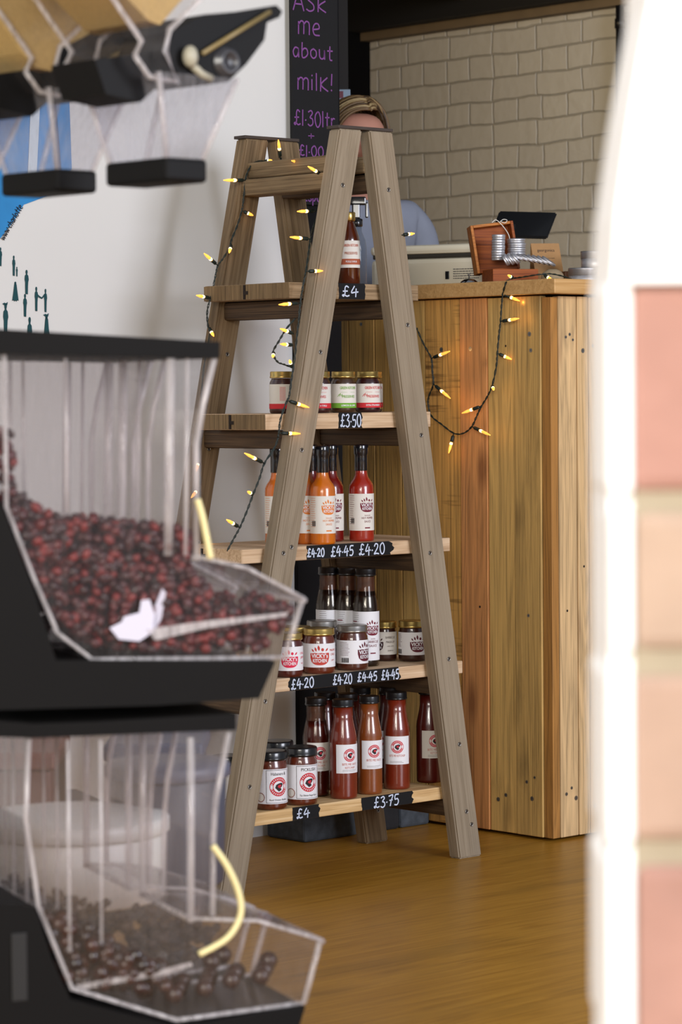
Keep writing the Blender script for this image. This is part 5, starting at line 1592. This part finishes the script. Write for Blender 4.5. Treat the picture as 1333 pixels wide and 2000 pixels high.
GT = mat('grey_tub_plastic', (74, 76, 90), .5)
pw2 = at_d(330, 1755, BD+.62); pw2.z = pw_.z
t = thing('round_tub', 'dark grey round tub behind the lower clear bin, right of the white tub', 'tub', pw2)
f = MB(); f.lathe([(.062, 0), (.066, .004), (.070, .125), (.068, .128)], GT, n=40); f.build('tub_body', t)
f = MB(); f.lathe([(.073, .128), (.075, .13), (.075, .142), (.071, .146), (.04, .150), (0, .151)], mat('grey_tub_lid', (96, 98, 116), .45), n=40); f.build('tub_lid', t)
for (x0, x1, y0, dd_, wd_, col_, lab_) in ((205, 400, 1452, .98, .20, (66, 72, 92), 'slate blue storage box behind the tubs, seen through the lower clear bin'),
                                   (-70, 112, 1470, .98, .20, (110, 74, 66), 'reddish brown storage box behind the lower clear bin, at the left edge')):
    a_ = at_d(x0, 1700, BD+dd_); b_ = at_d(x1, 1700, BD+dd_); zt_ = at_d((x0+x1)/2, y0, BD+dd_).z
    t = thing('storage_box', lab_, 'box', ((a_.x+b_.x)/2, BD+dd_+wd_/2, pw_.z))
    f = MB(); f.box((0, 0, (zt_-pw_.z)/2-.012), (b_.x-a_.x-.012, wd_, zt_-pw_.z-.024), mat('box_%d' % col_[0], col_, .6, noise=.2, nscale=10), bev=.006); f.build('box_body', t)
    f = MB(); f.box((0, 0, zt_-pw_.z-.012), (b_.x-a_.x, wd_+.012, .024), mat('boxlid_%d' % col_[0], tuple(min(255, int(c*1.25)) for c in col_), .5), bev=.005); f.build('lid', t)
# rack that carries everything
RK = mat('rack_black', (24, 24, 26), .5)
rk = thing('display_rack', 'black metal rack carrying the clear food bins at left', 'rack', BP+bU*(-.35)-Z*BP.z)
def rbox(a0, a1, y0, y1, z0, z1, name):
    f = MB(); f.box(((a0+a1)/2, (y0+y1)/2, (z0+z1)/2), (a1-a0, y1-y0, z1-z0), RK, bev=.002)
    f.build(name, rk, mw=BIN)
ztA = bp_(0, 1392)[1]+BP.z; ztB = bp_(0, 2120)[1]+BP.z
zTT = at_d(300, -260, 2.9).z
for y in (-.0, .36): rbox(.0, .04, y, y+.04, 0, zTT+.1, 'upright')
rbox(.04, .30, -.0, .40, ztB-.03, ztB-.002, 'shelf_tray')
rbox(.04, .24, -.0, .40, ztA-.028, ztA-.004, 'shelf_tray')
tubz = pw_.z
rbox(-.25, .63, .45, .78, tubz-.02, tubz-.001, 'shelf_tray')
rbox(-.25, .74, .785, 1.4, tubz-.02, tubz-.001, 'shelf_tray')
rbox(-.25, -.21, .8, .84, 0, tubz-.02, 'upright')
rbox(.0, .04, .8, .84, 0, tubz-.02, 'upright')

# ------------------------------------------------------------------ gravity dispensers, top left
TD = 2.80
TP = at_d(325, 325, TD)
def tp(px, py, dv=0.0):
    p = on_pl(px, py, TP+V*dv, V); return ((p-TP).dot(U), p.z-TP.z)
GRAIN = [mat('oat_grain', (176, 148, 94), .9, noise=.35, nscale=420, bump=.8, bscale=500)]
BLK2 = mat('dispenser_black', (13, 13, 14), .6, spec=.15)
def gravity(off, label, fillpx, detail=True):
    t = thing('gravity_dispenser', label, 'food dispenser', TP+V*off, ALPHA, 'gravity dispensers hanging in a row')
    # black collar at the bottom of the chute
    f = MB(); wU = (tp(408, 330)[0])*.98; wV = .098
    z0 = tp(325, 353)[1]; z1 = tp(325, 306)[1]
    f.box((wU/2, wV/2, (z0+z1)/2), (wU, wV, z1-z0), BLK2, bev=.004); f.build('collar', t)
    # tapered clear chute
    f = MB(); zt = tp(400, 150)[1]; e = .014
    b4 = [(.004, .004, z1), (wU-.004, .004, z1), (wU-.004, wV-.004, z1), (.004, wV-.004, z1)]
    t4 = [(-e, -e*.5, zt), (wU+e*2.4, -e*.5, zt), (wU+e*2.4, wV+e, zt), (-e, wV+e, zt)]
    f.add(b4+t4, [(0, 1, 5, 4), (1, 2, 6, 5), (2, 3, 7, 6), (3, 0, 4, 7)], CLR2)
    for i in range(4): f.tube([b4[i], t4[i]], .0030, RIB, n=6)
    f.build('clear_chute', t)
    # black dispensing housing with wheel, lever and knob
    f = MB(); prof = [tp(*q) for q in [(335, 62), (400, 28), (470, 22), (540, 10), (552, 22), (546, 34), (522, 44), (517, 78), (482, 125), (446, 160), (404, 165), (345, 140), (318, 110)]]
    f.prism(prof, .075, BLK2); f.build('housing', t)
    f = MB(); a, z = tp(440, 122)
    f.lathe([(.0, .004), (.008, .004), (.0085, .007), (.0125, .007), (.0125, 0), (.015, 0), (.015, -.004)][::-1], mat('dark_wheel', (52, 52, 56), .3), n=28, tr=Matrix.Translation((a, -.002, z)) @ Matrix.Rotation(PI/2, 4, 'X'), caps=False); f.build('wheel', t)
    f = MB(); a0, z0_ = tp(388, 106); a1, z1_ = tp(520, 24)
    f.tube([(a0, -.006, z0_), (a1, -.006, z1_)], .0024, mat('brass_rod', (120, 104, 66), .4), n=8); f.build('lever', t)
    f = MB(); a, z = tp(362, 112); f.ball((a, -.008, z), .0095, mat('cream_knob', (150, 146, 130), .5), 14, 9, (.85, .8, 1.15))
    q_ = [tp(*q) for q in [(365, 125), (385, 145), (405, 155)]]
    f.tube([(a_, -.006, z_) for a_, z_ in q_], .004, mat('cream_knob', (196, 190, 168), .5), n=8); f.build('knob', t)
    # clear hopper and its contents
    hop = [tp(*q) for q in [(262, -420), (262, 60), (262, 105), (290, 150), (345, 172), (318, 108), (345, 60), (430, -30), (430, -420)]]
    f = MB(); hop2 = [tp(*q) for q in [(230, -420), (230, 20), (268, 75), (262, 108), (290, 148), (340, 168), (330, 120), (300, 70), (380, -30), (440, -60), (440, -420)]]
    hl = [tp(*q) for q in [(262, 108), (275, 80), (262, 60), (180, -60), (180, -420), (450, -420), (450, -60), (330, 58), (322, 100), (345, 160), (290, 150)]]
    th = .002; dp_ = .11
    f.prism(hl, th, CLR); f.prism(hl, th, CLR, tr=Matrix.Translation((0, dp_-th, 0)))
    for i in range(len(hl)):
        a, b = hl[i], hl[(i+1) % len(hl)]
        f.add([(a[0], th, a[1]), (b[0], th, b[1]), (b[0], dp_-th, b[1]), (a[0], dp_-th, a[1])], [(0, 1, 2, 3)], CLR)
    for yy in (-.001, dp_): f.tube([(a, yy, z) for a, z in hl[0:5]], .003, RIB, n=6); f.tube([(a, yy, z) for a, z in hl[5:]+[hl[0]]], .003, RIB, n=6)
    f.build('clear_hopper', t)
    # hidden spout below the hopper
    f = MB(); sp_ = [tp(*q) for q in [(210, 112), (330, 96), (350, 150), (300, 196), (232, 180)]]
    f.prism(sp_, .07, BLK2, tr=Matrix.Translation((0, .02, 0))); f.build('spout', t)
    # grain seen through the hopper wall
    if fillpx:
        g = MB(); fp = [tp(*q) for q in fillpx]
        n = len(fp); vs = [(a, .004, z) for a, z in fp]+[(a, dp_-.004, z) for a, z in fp]
        g.prism(fp, dp_-.008, GRAIN[0], tr=Matrix.Translation((0, .004, 0)))
        g.build('grain_fill', t)['kind'] = 'stuff'
    return t
gf1 = [(200, -300), (420, -300), (420, -60), (356, 4), (318, 48), (296, 40), (200, -62)]
gf = [(188, -300), (440, -300), (440, -50), (420, 20), (400, 62), (360, 100), (326, 108), (290, 100), (262, 70), (188, -40)]
sp = .178
gravity(0, 'rightmost gravity dispenser with its black lever housing fully in view, top left', gf1)
gravity(sp, 'middle gravity dispenser of the row, half full of tan grain', gf)
gravity(2*sp, 'leftmost gravity dispenser of the row, cut by the picture edge', gf)
gravity(3*sp, 'furthest gravity dispenser of the row, outside the left picture edge', gf)
f = MB(); f.box((0.02, .3, .0), (.12, .9, .03), RK, bev=.002)
rr_ = f.build('hanging_rail', rk)
rr_.matrix_local = (rk.matrix_world if False else Matrix.Translation(-rk.location)) @ Matrix.Translation(TP+Z*(zTT-TP.z)) @ ROOM.to_4x4()
